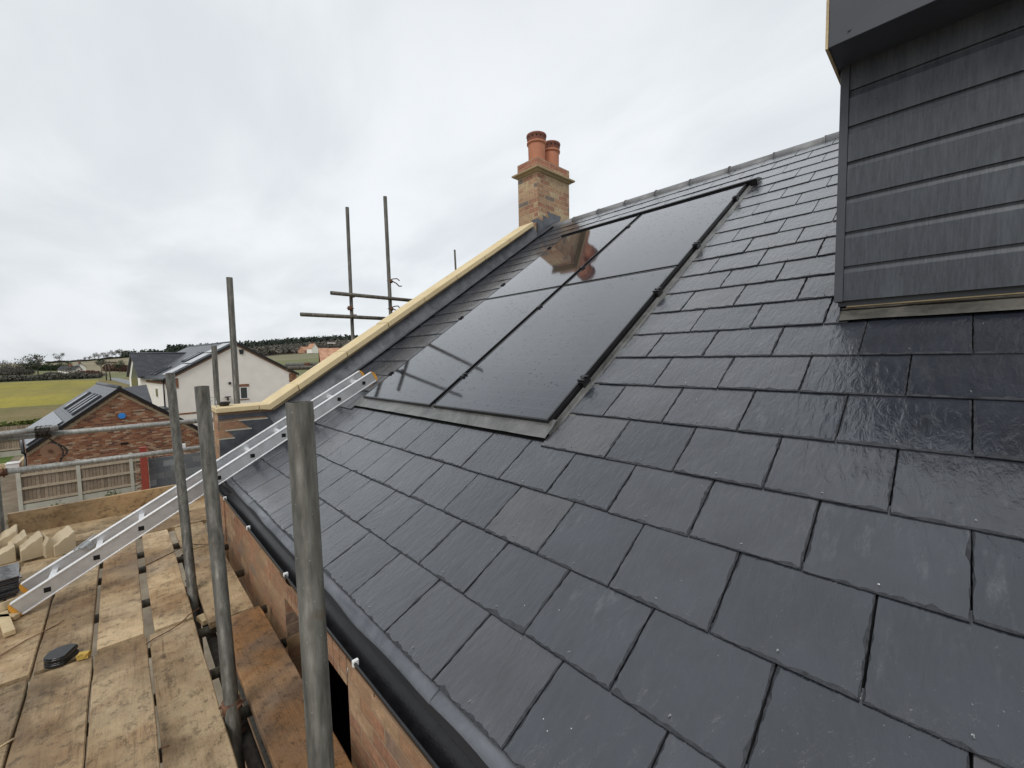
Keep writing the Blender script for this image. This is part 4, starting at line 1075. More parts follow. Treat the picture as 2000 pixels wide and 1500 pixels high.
for u in ((.75, 1.25), (1.75, 2.2), (2.65, 3.1), (4.6, 5.3)):
    wn = roofbox(gar, 'roof_window', -1, gw, gzE, gzA, u[0], u[1], .50, .84, M['dark_trim'], .09, .06)
    roofbox(gar, 'pane', -1, gw, gzE, gzA, u[0]+.10, u[1]-.10, .53, .81, M['glass_win'], .152, .004, parent=wn)
for i in range(6): roofbox(gar, 'roof_panel', -1, gw, gzE, gzA, .55+i*1.02, 1.5+i*1.02, .03, .40, M['seam'], .10, .03)
roofbox(gar, 'panel_trim', -1, gw, gzE, gzA, .30, .42, .03, .36, M['black_metal'], .10, .05)
bm = BM(); tube(bm, (-gw-.09, -.1, gzE-.06), (-gw-.09, 7.3, gzE-.06), .055, 8); tube(bm, (-gw-.05, .05, gzE-.1), (-gw-.05, .05, GZ), .035, 8); gpart(gar, 'gutter', bm, M['black_plastic'])
bm = BM(); box(bm, (gw-.1, -.32, gzE-.30), (gw+.05, -.01, gzE-.20)); gpart(gar, 'eaves_box', bm, M['dark_trim'])

# --- white house
hp = CAM + ray(460, 668)*((-40-CAM.x)/ray(460, 668).x); Fh = frame(hp)
wh = bempty('white_house', Fh, 'cream rendered house with slate roof and tall triangular gable window', 'house')
hw, hE, hA = 4.75, -.15, 2.62
gable_walls(wh, hw, 14.4, GZ, hE, hA, M['render'])
hr = gable_roof(wh, hw, 14.4, hE, hA, M['far_slate'], oh=.16, oe=.18, th=.12)
verge(wh, hw, hE, hA, -.12, M['black_plastic'], .20, .06, .11, oe=.18, name='bargeboard')
verge(wh, hw, hE, hA, -.01, M['brown_trim'], .20, .05, -.03, name='brick_verge', oe=.0)
bm = BM(); box(bm, (-hw, -.02, -2.98), (hw, .0, -2.85)); gpart(wh, 'brick_band', bm, M['garage_brick'])
for x0_, x1_ in ((-hw-.02, -hw+.75), (hw-.65, hw+.02)):
    bm = BM(); box(bm, (x0_, -.03, hE-.75), (x1_, -.001, hE+.02)); gpart(wh, 'brick_quoin', bm, M['garage_brick'])
bm = BM(); box(bm, (-hw-.03, .0, hE-.42), (-hw-.001, 7.0, hE-.02)); gpart(wh, 'brick_frieze', bm, M['garage_brick'])
q = local(Fh, 476, 768, ly=0); bm = BM(); box(bm, (q.x-.28, -.03, q.z-.48), (q.x+.34, -.001, q.z+.55)); wn = gpart(wh, 'window', bm, M['white_plastic'])
bm = BM(); box(bm, (q.x-.22, -.036, q.z-.42), (q.x+.24, -.031, q.z+.48)); gpart(wn, 'pane', bm, M['glass_win'], sub=1)
bm = BM(); box(bm, (q.x-.36, -.05, q.z+.56), (q.x+.42, -.001, q.z+.78)); box(bm, (q.x-.32, -.06, q.z-.56), (q.x+.38, -.001, q.z-.49)); gpart(wn, 'brick_header', bm, M['garage_brick'], sub=1)
for (px, py, s_) in ((471, 687, .17), (448.5, 748.5, .09)):
    q = local(Fh, px, py, ly=0); bm = BM()
    prism(bm, [(q.x-s_, -.10, q.z+s_*1.1), (q.x+s_, -.10, q.z+s_*1.1), (q.x+s_*.75, -.10, q.z-s_*1.1), (q.x-s_*.75, -.10, q.z-s_*1.1)], (0, .10, 0)); fix(bm); gpart(wh, 'wall_light', bm, M['black_plastic'])
q = local(Fh, 443, 774, ly=0); bm = BM(); tube(bm, (q.x, -.25, q.z), (q.x, -.25, q.z-.06), .20, 12, r2=.26); tube(bm, (q.x, -.25, q.z-.06), (q.x, -.25, q.z-.34), .05, 8); box(bm, (q.x-.03, -.25, q.z-.30), (q.x+.03, 0, q.z-.26)); gpart(wh, 'flue_cowl', bm, M['black_plastic'])
bm = BM(); tube(bm, (-hw-.24, -.1, hE-.12), (-hw-.24, 7.2, hE-.12), .06, 8); tube(bm, (-hw-.10, .25, hE-.1), (-hw-.10, .25, -2.3), .05, 8); gpart(wh, 'gutter', bm, M['black_plastic'])
q0 = local(Fh, 304, 757, lx=-hw); q1 = local(Fh, 310.5, 777, lx=-hw)
bm = BM(); box(bm, (-hw-.03, q1.y, q1.z), (-hw-.001, q0.y, q0.z)); wn = gpart(wh, 'window', bm, M['white_plastic'])
bm = BM(); box(bm, (-hw-.038, q1.y+.1, q1.z+.08), (-hw-.031, (q0.y+q1.y)/2-.03, q0.z-.08)); box(bm, (-hw-.038, (q0.y+q1.y)/2+.03, q1.z+.08), (-hw-.031, q0.y-.1, q0.z-.08)); gpart(wn, 'pane', bm, M['glass_win'], sub=1)
# cross gable with the triangular window: ridge runs along local X
cgx, cy_, chw, cze, cza = -hw-.35, 9.9, 2.55, -.05, 1.86
bm = BM(); prism(bm, [(cgx, cy_-chw, GZ), (cgx, cy_+chw, GZ), (cgx, cy_+chw, cze), (cgx, cy_, cza), (cgx, cy_-chw, cze)], (.6, 0, 0)); fix(bm); gpart(wh, 'cross_gable_wall', bm, M['white_render'])
bm = BM(); kk = (cza-cze)/chw; xe = -hw+(cza-hE)/(hA-hE)*hw+.2
for s in (-1, 1):
    p_ = [(cy_, cza), (cy_+s*(chw+.18), cze-kk*.18)]
    prism(bm, [(cgx-.18, p_[0][0], p_[0][1]+.12), (cgx-.18, p_[1][0], p_[1][1]+.12), (cgx-.18, p_[1][0], p_[1][1]+.01), (cgx-.18, p_[0][0], p_[0][1]+.01)], (xe-cgx, 0, 0))
fix(bm); cgr = gpart(wh, 'cross_gable_roof', bm, M['far_slate'])
bm = BM(); tube(bm, (cgx-.2, cy_, cza+.12), (xe, cy_, cza+.12), .08, 8); gpart(cgr, 'ridge', bm, M['dark_trim'], sub=1)
bm = BM(); box(bm, (cgx-.03, cy_-1.45, -1.15), (cgx-.001, cy_+1.45, -.62)); prism(bm, [(cgx-.03, cy_-1.45, -.62), (cgx-.03, cy_+1.45, -.62), (cgx-.03, cy_+1.45, -.25), (cgx-.03, cy_, cza-.75), (cgx-.03, cy_-1.45, -.25)], (.029, 0, 0)); fix(bm); gpart(wh, 'gable_window', bm, M['glass_win'])
for u0, u1, s0, s1 in ((3.0, 3.6, .43, .70), (4.0, 4.6, .43, .70), (4.3, 4.9, .04, .28), (5.6, 6.2, .04, .28)):
    wn = roofbox(wh, 'roof_window', -1, hw, hE, hA, u0, u1, s0, s1, M['dark_trim'], .12, .08)
    roofbox(wh, 'pane', -1, hw, hE, hA, u0+.12, u1-.12, s0+.04, s1-.04, M['glass_win'], .205, .004, parent=wn)
for s0 in (.06, .37, .68): roofbox(wh, 'roof_panel', -1, hw, hE, hA, .35, 2.3, s0, s0+.28, M['alu'], .13, .03)

# --- slate roofed lean-to between garage and white house
Fl = frame(hp) @ Matrix.Translation((0, 0, 0))
qa, qb, qc = local(Fh, 240, 757, ly=-3.0), local(Fh, 286, 751, ly=-1.2), local(Fh, 297, 785, ly=-3.4)
lt = bempty('porch', Fh, 'small dark slate lean-to roof showing between the garage ridge and white house', 'porch')
bm = BM(); qd = qc+(qa-qb)
prism(bm, [qa, qb, qc, qd], (0, 0, -.14)); fix(bm); gpart(lt, 'roof', bm, M['far_slate'])
bm = BM(); prism(bm, [(qa.x, qa.y, GZ), (qb.x-.2, qb.y, GZ), (qc.x-.2, qc.y+.2, GZ), (qd.x, qd.y+.2, GZ)], (0, 0, qc.z-.2-GZ)); fix(bm); gpart(lt, 'wall', bm, M['white_render'])
q = local(Fh, 297, 780, lx=-hw-.6); 
cn = bempty('canopy', Fh, 'low dark flat canopy under the downpipe of the white house', 'canopy')
bm = BM(); box(bm, (-hw-1.5, -1.2, -2.42), (-hw-.02, 1.2, -2.28)); gpart(cn, 'roof', bm, M['dark_trim'])
bm = BM(); box(bm, (-hw-1.4, -1.1, GZ), (-hw-.02, 1.1, -2.43)); gpart(cn, 'wall', bm, M['white_render'])

# ================================================================== FENCES, WALL, SITE
def fence(X, y0, bays, bay, ztop, label, rot=0.0, org=None, gb=.32, rails=(.42, 1.0, 1.55)):
    root = empty('garden_fence', org or (X, y0, GZ), label, 'fence', rz=rot)
    h = ztop-GZ
    for i in range(bays+1):
        bm = BM(); box(bm, (-.05, i*bay-.055, 0), (.06, i*bay+.055, h+.05)); finish('concrete_post', bm, M['concrete'], root)
    for i in range(bays):
        a, b = i*bay+.056, (i+1)*bay-.056
        bm = BM(); box(bm, (-.025, a, .0), (.025, b, gb)); finish('gravel_board', bm, M['concrete'], root)
        bm = BM(); box(bm, (-.03, a, gb+.002), (-.005, b, h)); pn = finish('closeboard_panel', bm, M['fence_wood'], root)
        for r_ in rails:
            bm = BM(); box(bm, (-.0045, a, r_), (.045, b, r_+.085)); finish('rail', bm, M['rail_wood'], pn)
    return root
fence(-22, -3.56, 7, 1.52, -2.72, 'closeboard fence with pale concrete posts in front of the brick garage', gb=.42, rails=(.46, .98, 1.46))
fence(-38, -13.6, 5, 1.83, -2.62, 'farther closeboard fence left of the garage, beyond the lawn', gb=.35)
bm = BM(); box(bm, (-.10, -.10, 0), (.10, .10, 2.42)); box(bm, (-.11, -.11, 2.42), (.11, .11, 2.44))
o = finish('steel_column', bm, M['red_paint'], bevel=.004); q = P(279, 876, 'X', -19.1); o.location = (-19.1, q.y, GZ); tag(o, 'red oxide steel column at the end of the grey block wall', 'column')
bw = empty('block_wall', (-19.4, q.y+.1, GZ), 'grey blockwork garden wall with a ragged red brick edge behind it', 'wall')
bm = BM(); box(bm, (0, .03, 0), (.1, 6.5, 1.93)); finish('blockwork', bm, M['block'], bw)
bm = BM(); rnd = random.Random(9)
for i in range(58): box(bm, (-.12, .02+i*.112, 1.90+rnd.uniform(-.004, .004)), (-.015, .02+i*.112+.098, 1.99+rnd.uniform(-.012, .012)))
for i in range(24): box(bm, (-.12, -.22-(.11 if i % 2 else 0)+rnd.uniform(-.02, .02), i*.075), (-.015, .015, i*.075+.062))
finish('brick_skin', bm, M['garage_brick'], bw)
bm = BM(); box(bm, (-.05, -.22, .0), (.05, .22, .5))
o = finish('white_post', bm, M['white_plastic'], bevel=.01); q = P(356, 868, 'X', -19.9); o.location = (-19.9, q.y, q.z-.48); o.scale = (1, .45, 1); tag(o, 'short white post standing on the garden wall behind the pole', 'post')
q = P(27, 912, 'X', -20.5); bm = BM(); box(bm, (-.25, -.19, 0), (.25, .19, .30)); box(bm, (-.27, -.21, .30), (.27, .21, .33))
o = finish('white_crate', bm, M['white_plastic'], bevel=.01); o.location = (-26, P(27, 912, 'X', -26).y, P(27, 918, 'X', -26).z); tag(o, 'white crate beyond the fence left of the garage', 'crate')
pl = empty('raised_planter', (-33.5, -5.3, GZ), 'raised timber planter at the corner of the bright lawn', 'planter')
bm = BM()
for i in range(2): box(bm, (-.12, -3.0, i*.16), (.0, .45, i*.16+.15)); box(bm, (-2.8, .32, i*.16), (-.121, .45, i*.16+.15))
finish('sleeper_wall', bm, M['clean_wood'], pl)
bm = BM(); box(bm, (-2.8, -.1, .0), (-.13, .31, .25)); finish('soil', bm, F['site'], pl)
o = finish('lawn', (lambda b: (prism(b, [(-40, -13.5, GZ+.004), (-33.6, -13.5, GZ+.004), (-33.6, -5.62, GZ+.004), (-37.5, -5.6, GZ+.004), (-37.5, -5.0, GZ+.004), (-40, -5.0, GZ+.004)], (0, 0, .03)), fix(b), b)[2])(BM()), F['lawn']); tag(o, kind='structure')

# ================================================================== LAND
def skyz(px, py, D):
    d = ray(px, py); return CAM.z + D*d.z/math.hypot(d.x, d.y)
SKY = [(-4000, 712), (-800, 711), (0, 710), (60, 710), (120, 708), (170, 705), (250, 698), (350, 693), (450, 689), (500, 684), (550, 680), (600, 676), (650, 672), (700, 670), (900, 668), (1400, 660), (5000, 650)]
def skyy(px):
    for (a, ya), (b, yb) in zip(SKY, SKY[1:]):
        if a <= px <= b: return ya+(yb-ya)*(px-a)/(b-a)
    return 700
az0 = math.atan2(ray(0, 712).y, ray(0, 712).x)
cols = []
for px in [-3500, -1500, -700, -350, -200]+list(range(-120, 760, 10))+[820, 900, 1000, 1200, 1600, 2400, 4000]:
    d = ray(px, 714); cols.append((px, Vector((d.x, d.y, 0)).normalized()))
Ds = [22, 30, 38, 46, 56, 64, 75, 88, 104, 124, 148, 175, 205, 226, 234, 260, 290, 320, 360, 420, 500, 600, 720, 850, 1000, 1150]
def terr(px, D):
    if D <= 235: return GZ-.02
    fz = CAM.z + 1150*(skyz(px, skyy(px), 1)-CAM.z)
    s = (D-235)/(1150-235); s2 = s if px < 420 else s**.9
    return GZ-.02+(fz-GZ)*s2 + noise.noise(Vector((px*.02, D*.006, 0)))*1.2*min(1, s*4)
def cover(px, D):
    if D < 56: return 1
    if D < 226:
        if px < 192: return 2 if D > 88 + 14*noise.noise(Vector((px*.02, 4, 0))) else 1
        return 1 if px < 300 else 3
    if px > 430: return 3 if D < 380 else (5 if D < 510 else 6)
    if D < 290: return 3
    if D < 340: return 4 if px < 130 else 5
    if D < 420: return 3 if px < 130 else 5
    if D < 600: return 4 if px < 90 else 5
    return 5
lm_ = [F['site'], F['rough'], F['crop'], F['pasture'], F['scrub'], F['stubble'], F['wood_floor']]
bm = BM(); grid = []
base = Vector((CAM.x, CAM.y, 0))
for D in Ds: grid.append([bm.verts.new((base.x+d.x*D, base.y+d.y*D, terr(px, D))) for px, d in cols])
for i in range(len(Ds)-1):
    for j in range(len(cols)-1):
        f = bm.faces.new((grid[i][j], grid[i][j+1], grid[i+1][j+1], grid[i+1][j])); f.material_index = cover((cols[j][0]+cols[j+1][0])/2, (Ds[i]+Ds[i+1])/2)
        f.smooth = True
fix(bm)
for f in bm.faces:
    if f.normal.z < 0: f.normal_flip()
o = finish('terrain', bm, lm_); tag(o, kind='structure')
bm = BM(); vs = [bm.verts.new((6000*math.cos(a*math.pi/24), 6000*math.sin(a*math.pi/24), GZ-.35)) for a in range(48)]; bm.faces.new(vs)
o = finish('ground', bm, F['site']); tag(o, kind='structure')
bm = BM(); box(bm, (-44, -14, GZ-.3), (25, 25, GZ)); o = finish('site_ground', bm, F['site']); tag(o, kind='structure')
# road beyond the houses
bm = BM(); e = [((178, 728.5), (178, 729.6)), ((190, 730.2), (190, 732.6)), ((205, 732.6), (203, 737)), ((225, 737), (222, 743)), ((250, 742), (250, 750.5)), ((300, 752), (300, 764))]
M['asphalt'] = simple('asphalt', (0.20, 0.205, 0.21), 0.7, var=0.1)
prev = None
for a, b in e:
    A_, B_ = P(*a, 'Z', GZ+.03), P(*b, 'Z', GZ+.03)
    if A_.x < -330: A_ = P(a[0], a[1]+1, 'Z', GZ+.03)
    r_ = [bm.verts.new(A_), bm.verts.new(B_)]
    if prev: bm.faces.new((prev[0], r_[0], r_[1], prev[1]))
    prev = r_
fix(bm)
for f in bm.faces:
    if f.normal.z < 0: f.normal_flip()
o = finish('road', bm, M['asphalt']); tag(o, kind='structure')

# ---- foliage
def leafmat(name, a, b, scale=0.3):
    t = NT(name); co_ = t.coord('Object', rnd=60); at = t.n('ShaderNodeAttribute', attribute_name='rnd')
    c = t.ramp(at.outputs['Fac'], [(0, a), (1, b)]); return t.set(c, 0.9, 0, None, 0.1)
V = {'pine': leafmat('hazed_pine_foliage', (0.036, 0.048, 0.040), (0.078, 0.092, 0.072)), 'bare': leafmat('bare_twigs', (0.075, 0.065, 0.05), (0.15, 0.13, 0.10)),  # pine tones greyed and lightened: distance haze mixed into the leaf colour
     'brown': leafmat('brown_woodland', (0.085, 0.085, 0.068), (0.21, 0.19, 0.165)), 'ever': leafmat('evergreen_leaf', (0.018, 0.035, 0.018), (0.045, 0.07, 0.035)),
     'grey': leafmat('grey_scrub', (0.11, 0.11, 0.095), (0.20, 0.19, 0.165)), 'moss': leafmat('mossy_bramble', (0.05, 0.07, 0.018), (0.12, 0.14, 0.04)),
     'russet': leafmat('russet_hedge', (0.10, 0.06, 0.045), (0.16, 0.10, 0.075)), 'bark': simple('bark', (0.09, 0.075, 0.06), 0.9)}
def leaves(bm, c, rad, n, size, rnd, rl, shape='ball', tone=None):
    for _ in range(n):
        while True:
            p = Vector((rnd.uniform(-1, 1), rnd.uniform(-1, 1), rnd.uniform(-1, 1)))
            if p.length <= 1: break
        if shape == 'ball': p = p*(0.55+0.45*rnd.random())
        if shape == 'cone': k = max(.12, .5-p.z*.5); p.x *= k; p.y *= k
        q = Vector(c)+Vector((p.x*rad[0], p.y*rad[1], p.z*rad[2]))
        d = Vector((rnd.uniform(-1, 1), rnd.uniform(-1, 1), rnd.uniform(-.6, 1))).normalized()
        u = d.orthogonal().normalized()*size*rnd.uniform(.6, 1.3); w = d.cross(u)*rnd.uniform(.4, 1)
        f = bm.faces.new([bm.verts.new(q+u), bm.verts.new(q-u*.5+w), bm.verts.new(q-u*.5-w)])
        f[rl] = min(1, max(0, (rnd.random() if tone is None else tone+rnd.uniform(-.25, .25))))
def tree_obj(loc, h, wid, kind, label, name='tree', cat='tree', group=None, n=260, seed=0, crown0=.25):
    cz_ = max(.5, (Vector((loc.x, loc.y, 0))-base).normalized().dot(Vector((back.x, back.y, 0)).normalized()*-1)); h *= cz_; wid *= cz_; n = int(n*1.5)
    rnd = random.Random(seed); root = empty(name, loc, label, cat, group)
    bm = BM(); tube(bm, (0, 0, -.3), (0, 0, h*.7), h*.022, 6, r2=h*.008)
    for i in range(7):
        a = rnd.uniform(0, 6.28); z0 = h*rnd.uniform(crown0, .6); l = h*rnd.uniform(.22, .4)
        tube(bm, (0, 0, z0), (math.cos(a)*l*.7*wid/h*1.4, math.sin(a)*l*.7*wid/h*1.4, z0+l), h*.009, 5, r2=h*.003)
    finish('trunk', bm, V['bark'], root)
    bm = BM(); rl = bm.faces.layers.float.new('rnd')
    for i in range(9):
        a = rnd.uniform(0, 6.28); rr_ = wid*.5*rnd.uniform(.1, .62); z = h*(crown0+(1-crown0)*rnd.uniform(.25, .82)); cr_ = wid*rnd.uniform(.16, .27)
        leaves(bm, (math.cos(a)*rr_, math.sin(a)*rr_, z), (cr_, cr_, cr_*.85), n//9, h*(.018 if kind in ('bare', 'brown') else .034), rnd, rl, tone=rnd.random())
    finish('crown', bm, V[kind], root); return root
def far(px, D):
    d = ray(px, 714); v = Vector((d.x, d.y, 0)).normalized(); return Vector((base.x+v.x*D, base.y+v.y*D, terr(px, D)))
# ridge line trees, leafless
k = 0
for px, hpx in ((117, 15), (168, 7), (176, 8), (186, 10), (193, 11), (204, 11), (212, 9), (220, 13), (228, 12), (237, 13), (245, 10)):
    D = 1090; u = D/FPX*1.15; lab = 'lone leafless tree standing on the far skyline' if px == 117 else 'leafless tree in the row along the far ridge'
    tree_obj(far(px, D)-Vector((0, 0, .5)), hpx*u*1.35, hpx*u*1.25, 'grey', lab, 'leafless_tree', group=None if px == 117 else 'leafless trees along the far ridge', n=240, seed=k, crown0=.2); k += 1
# clumps at left
for px, D, hh, ww, kd, lab in ((8, 255, 12, 17, 'grey', 'broad grey-brown tree mass at the left edge beyond the field'), (30, 262, 12.5, 15, 'grey', 'rounded grey-brown tree right of the leftmost one'), (49, 300, 11, 12, 'ever', 'dark evergreen between the grey trees at left'),
        (60, 300, 12, 10, 'ever', 'tall dark evergreen below the round-topped grey tree'), (73, 310, 17, 16, 'grey', 'tall round-topped grey tree over the dark evergreens'), (98, 360, 8.5, 12, 'ever', 'low dark evergreen left of the pair beside the field bush'), (112, 350, 8.5, 12, 'ever', 'low dark evergreen in the middle of the hedge line'), (128, 345, 10, 13, 'ever', 'dark evergreen beside the leafless grey bush'),
        (136, 235, 8.5, 10.5, 'grey', 'leafless grey bush at the far corner of the yellow field'), (197, 330, 11, 11, 'ever', 'dark round evergreen beside the utility poles'), (233, 300, 8.5, 13, 'ever', 'dark bush by the road near the white gable')):
    tree_obj(far(px, D), hh, ww, kd, lab, 'tree' if hh > 9 else 'bush', 'tree' if hh > 9 else 'bush', n=420, seed=k); k += 1
def hedge(pts, D0, h, kind, label, dens=8, size=.45, name='hedge', wid=2.0):
    rnd = random.Random(len(label)); root = empty(name, far(pts[0], D0[0]), label, 'hedge'); inv = Matrix.Translation(-root.location)
    bm = BM(); rl = bm.faces.layers.float.new('rnd'); n = int((pts[1]-pts[0])*dens)
    for i in range(n):
        s = i/n; c = far(pts[0]+(pts[1]-pts[0])*s, D0[0]+(D0[1]-D0[0])*s)-root.location
        hh = h*(.75+.5*noise.noise(Vector((s*18, h, 1)))+.25)
        leaves(bm, c+Vector((0, 0, hh*.45)), (wid, wid, hh*.55), 9, size, rnd, rl, tone=.5+.5*noise.noise(Vector((s*40, 2, h))))
    finish('foliage', bm, V[kind], root); return root
hedge((-30, 190), (238, 240), 2.6, 'grey', 'long grey leafless hedge along the far side of the yellow field', 7)
hedge((-30, 60), (330, 330), 3.6, 'brown', 'dark brown hedge behind the grey trees at the left', 5, .6)
hedge((60, 122), (420, 400), 3.6, 'ever', 'dark green hedge line below the tan hillside', 5, .7)
hedge((90, 430), (1100, 1100), 4.0, 'brown', 'thin dark hedge following the skyline', 3, 1.2)
hedge((150, 192), (255, 250), 3.0, 'russet', 'russet hedge near the road bend', 8, .4)
hedge((205, 262), (330, 300), 4, 'russet', 'russet and green hedge across the road from the poles', 7, .5)
hedge((-20, 76), (50, 54), 1.0, 'moss', 'mossy bramble bank at the near edge of the rough grass', 9, .22, wid=1.1)
# woodland on the hill: one mass of pine tops with brown broadleaf below
bm = BM(); rl = bm.faces.layers.float.new('rnd'); rnd = random.Random(21)
for i in range(2600):
    px = 330+(760-330)*rnd.random(); D = rnd.uniform(860, 1135)
    c = far(px, D); h = rnd.uniform(12, 21); w = h*.32; tn = rnd.random()
    leaves(bm, c+Vector((0, 0, h*.55)), (w, w, h*.5), 12, 2.6, rnd, rl, 'cone', tn)
o = finish('pine_wood', bm, V['pine']); tag(o, 'dark pine wood covering the top of the far hill', 'wood', kind='stuff')
bm = BM(); rl = bm.faces.layers.float.new('rnd')
for i in range(2400):
    px = 400+(760-400)*rnd.random(); D = rnd.uniform(530, 880)
    c = far(px, D); h = rnd.uniform(6, 12)*(1 if D > 650 else .7); w = h*.55; tn = min(1, max(0, .5+1.1*noise.noise(Vector((px*.06, D*.012, 0)))+rnd.uniform(-.2, .2)))
    leaves(bm, c+Vector((0, 0, h*.55)), (w, w, h*.45), 14, 2.0, rnd, rl, 'ball', tn)
o = finish('broadleaf_wood', bm, V['brown']); tag(o, 'brown leafless woodland on the lower slope of the far hill', 'wood', kind='stuff')
bm = BM(); rl = bm.faces.layers.float.new('rnd')
for i in range(260):
    px = 240+190*rnd.random(); c = far(px, rnd.uniform(1080, 1140)); h = rnd.uniform(10, 15)
    leaves(bm, c+Vector((0, 0, h*.5)), (h*.4, h*.4, h*.5), 12, 2.4, rnd, rl, 'cone', rnd.random())
o = finish('pine_belt', bm, V['pine']); tag(o, 'thin dark belt of pines on the skyline above the white house roof', 'wood', kind='stuff')

# ---- far buildings
def cottage(px, D, w, l, he, ha, wall, roofm, label, rot=0.4, name='cottage', zoff=0):
    o = empty(name, far(px, D)+Vector((0, 0, zoff)), label, name, rz=rot)
    bm = BM(); prism(bm, [(-w, 0, 0), (w, 0, 0), (w, 0, he), (0, 0, ha), (-w, 0, he)], (0, l, 0)); fix(bm); finish('wall', bm, wall, o)
    bm = BM(); k = (ha-he)/w
    prism(bm, [(-w-.3, -.3, he-k*.3+.2), (0, -.3, ha+.2), (w+.3, -.3, he-k*.3+.2), (w+.3, -.3, he-k*.3+.02), (0, -.3, ha+.02), (-w-.3, -.3, he-k*.3+.02)], (0, l+.6, 0)); fix(bm); rf = finish('roof', bm, roofm, o)
    bm = BM(); box(bm, (-.5, l*.4, ha-.4), (.5, l*.4+.9, ha+1.3)); finish('chimney', bm, M['garage_brick'], rf)
    return o
cottage(153, 330, 2.2, 8, 1.9, 3.6, M['white_render'], M['far_slate'], 'white cottage with a dark roof among the hedges beyond the field', ROT+.9)
cottage(158, 345, 2.0, 5, 2.8, 4.9, M['white_render'], M['far_slate'], 'small white gabled cottage behind the low white one', ROT+.1)
cottage(590, 520, 4.5, 18, 3.0, 7.0, M['peach_tile'], M['peach_tile'], 'low cottage with an orange tiled roof below the wooded hill', ROT-1.2)
cottage(617, 470, 3.6, 9, 4.8, 9.5, M['white_render'], M['peach_tile'], 'white gabled cottage with orange roof beside the peach-roofed house', ROT+.1)
# near peach-roofed house right of the white one
qh = P(622, 680, 'X', -46); rq = ray(612, 700); Fp = Matrix.Translation(Vector((qh.x, qh.y, 0))) @ Matrix.Rotation(math.atan2(rq.y, rq.x)-math.pi/2, 4, 'Z')
ph = bempty('tiled_house', Fp, 'house with a large peach clay tiled roof behind the sloping coping', 'house')
p1_ = Fp.inverted() @ P(676, 679, 'X', -47); p2_ = Fp.inverted() @ P(625, 702, 'X', -43.2)
bm = BM(); za_ = qh.z
prism(bm, [(0, 0, za_), (9, 0, za_), (9, -2.4, za_-1.45), (.1, -2.4, za_-1.45)], (0, 0, -.15)); prism(bm, [(0, .01, za_), (9, .01, za_), (9, 3, za_-1.6), (0, 3, za_-1.6)], (0, 0, -.15)); fix(bm); gpart(ph, 'roof', bm, M['peach_tile'])
bm = BM(); box(bm, (.3, -2.2, GZ), (8.8, 2.8, za_-1.62)); gpart(ph, 'wall', bm, M['garage_brick'])
lp = empty('lamp_post', P(650, 700, 'X', -50), 'slim dark lamp post rising above the peach tiled roof', 'lamp post')
t0 = P(650, 671, 'X', -50)-lp.location
bm = BM(); tube(bm, (0, 0, -3), (0, 0, t0.z), .05, 8); finish('pole', bm, M['black_metal'], lp)
bm = BM(); box(bm, (-.15, -.5, t0.z), (.15, .35, t0.z+.10)); finish('lamp_head', bm, M['white_plastic'], lp)

# ---- power line poles by the road and a car
up = empty('utility_pole', P(212, 744, 'Z', GZ), 'twin-legged wooden electricity pole with crossbar by the road', 'utility pole')
bl, br_, tl, tr = [P(*q, 'X', up.location.x)-up.location for q in ((208, 740), (217, 746), (205.5, 708), (211, 708))]
for a, b in ((bl, tl), (br_, tr)):
    bm = BM(); tube(bm, a-Vector((0, 0, .5)), b+Vector((0, 0, .3)), .17, 8, r2=.13); finish('leg', bm, V['bark'], up)
bm = BM(); d = tr-tl; box(bm, (-.12, tl.y-2.2, tl.z-.25), (.12, tr.y+2.2, tl.z+.18)); finish('crossbar', bm, V['bark'], up)
for i in range(3):
    bm = BM(); y = tl.y-.6+i*(d.length+1.0)/2; tube(bm, (0, y, tl.z+.12), (0, y, tl.z+.55), .09, 8); finish('insulator', bm, M['black_plastic'], up)
sp2 = P(176.5, 716, 'X', -330)
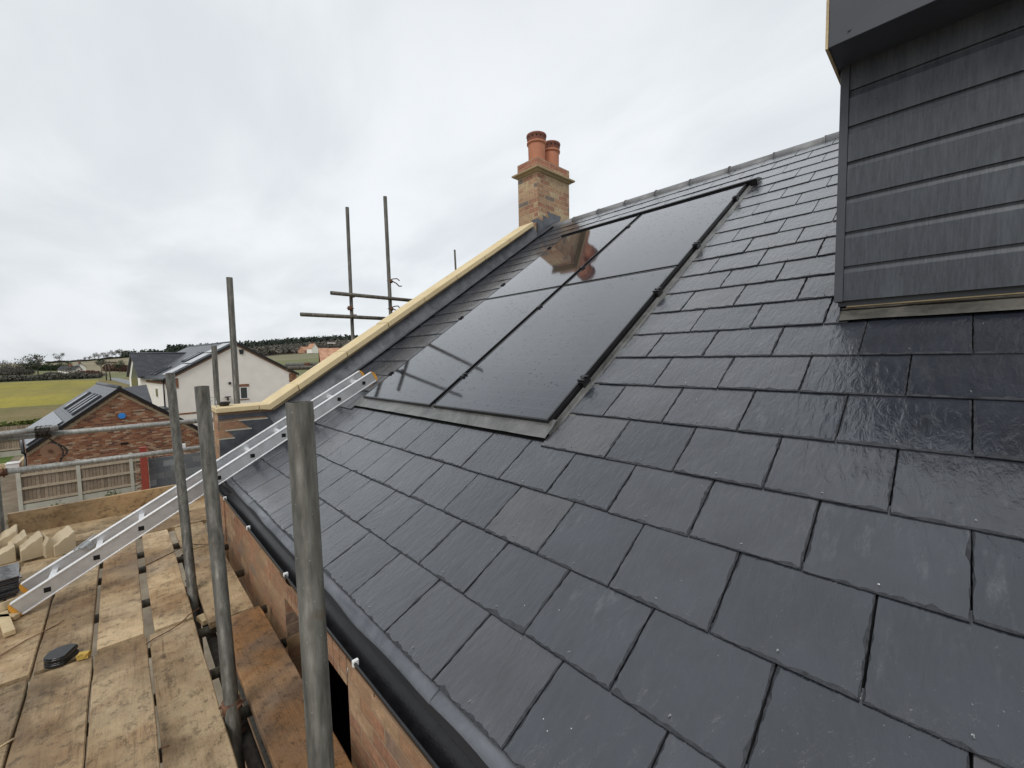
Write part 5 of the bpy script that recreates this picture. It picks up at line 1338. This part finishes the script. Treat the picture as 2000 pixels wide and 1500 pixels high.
for q in range(2):
    a = up.location+Vector((0, tl.y-.4+q*1.8, tl.z+.5)); b = far(130, 420)+Vector((0, q*2, 8)); pts = []
    for i in range(13):
        s = i/12; p_ = a.lerp(b, s); p_.z -= 5*s*(1-s); pts.append(p_)
    bm = BM(); poly_tube(bm, pts, .035, 4); o = finish('power_line', bm, M['black_plastic']); tag(o, ['lower', 'upper'][q]+' thin power line running left from the twin pole', 'wire')
cr_ = empty('car', P(204, 735.5, 'Z', GZ+.05), 'dark car driving on the road behind the utility pole', 'car', rz=ROT+1.2)
bm = BM()
prism(bm, [(-2.1, -.85, .35), (2.1, -.85, .35), (2.15, -.85, .75), (1.2, -.85, .9), (-2.0, -.85, .95), (-2.15, -.85, .8)], (0, 1.7, 0)); prism(bm, [(1.1, -.75, .9), (.5, -.75, 1.4), (-1.3, -.75, 1.42), (-1.9, -.75, .94)], (0, 1.5, 0)); fix(bm); finish('body', bm, M['dark_trim'], cr_, bevel=.05)
for sx_ in (-1.35, 1.35):
    for sy_ in (-.86, .70): bm = BM(); tube(bm, (sx_, sy_, .33), (sx_, sy_+.18, .33), .33, 14); finish('wheel', bm, M['black_plastic'], cr_)

# ---- weeds and rubble at the foot of the near fence
bm = BM(); rl = bm.faces.layers.float.new('rnd'); rnd = random.Random(4)
for i in range(300):
    y = rnd.uniform(-3.8, 5); c = Vector((-21.75+rnd.uniform(0, .8), y, GZ)); s = max(0, noise.noise(Vector((y*1.3, 3, 0))))
    leaves(bm, c+Vector((0, 0, .1+s*.3)), (.2, .2, .1+s*.5), int(4+s*22), .045, rnd, rl)
o = finish('weeds', bm, V['moss']); tag(o, 'scruffy weeds along the foot of the near garden fence', 'weeds', kind='stuff')
bm = BM()
for i in range(160):
    s = rnd.uniform(.03, .13); c = Vector((rnd.uniform(-21.4, -16), rnd.uniform(-4.5, 1), GZ)); mm = Matrix.Translation(c) @ Matrix.Rotation(rnd.uniform(0, 3), 4, 'Z') @ Matrix.Rotation(rnd.uniform(-.6, .6), 4, 'X')
    box(bm, (-s, -s*.7, -s*.4), (s, s*.7, s*.6), 0, mm)
o = finish('rubble', bm, M['concrete']); tag(o, 'scattered rubble on the ground before the garden fence', 'rubble', kind='stuff')
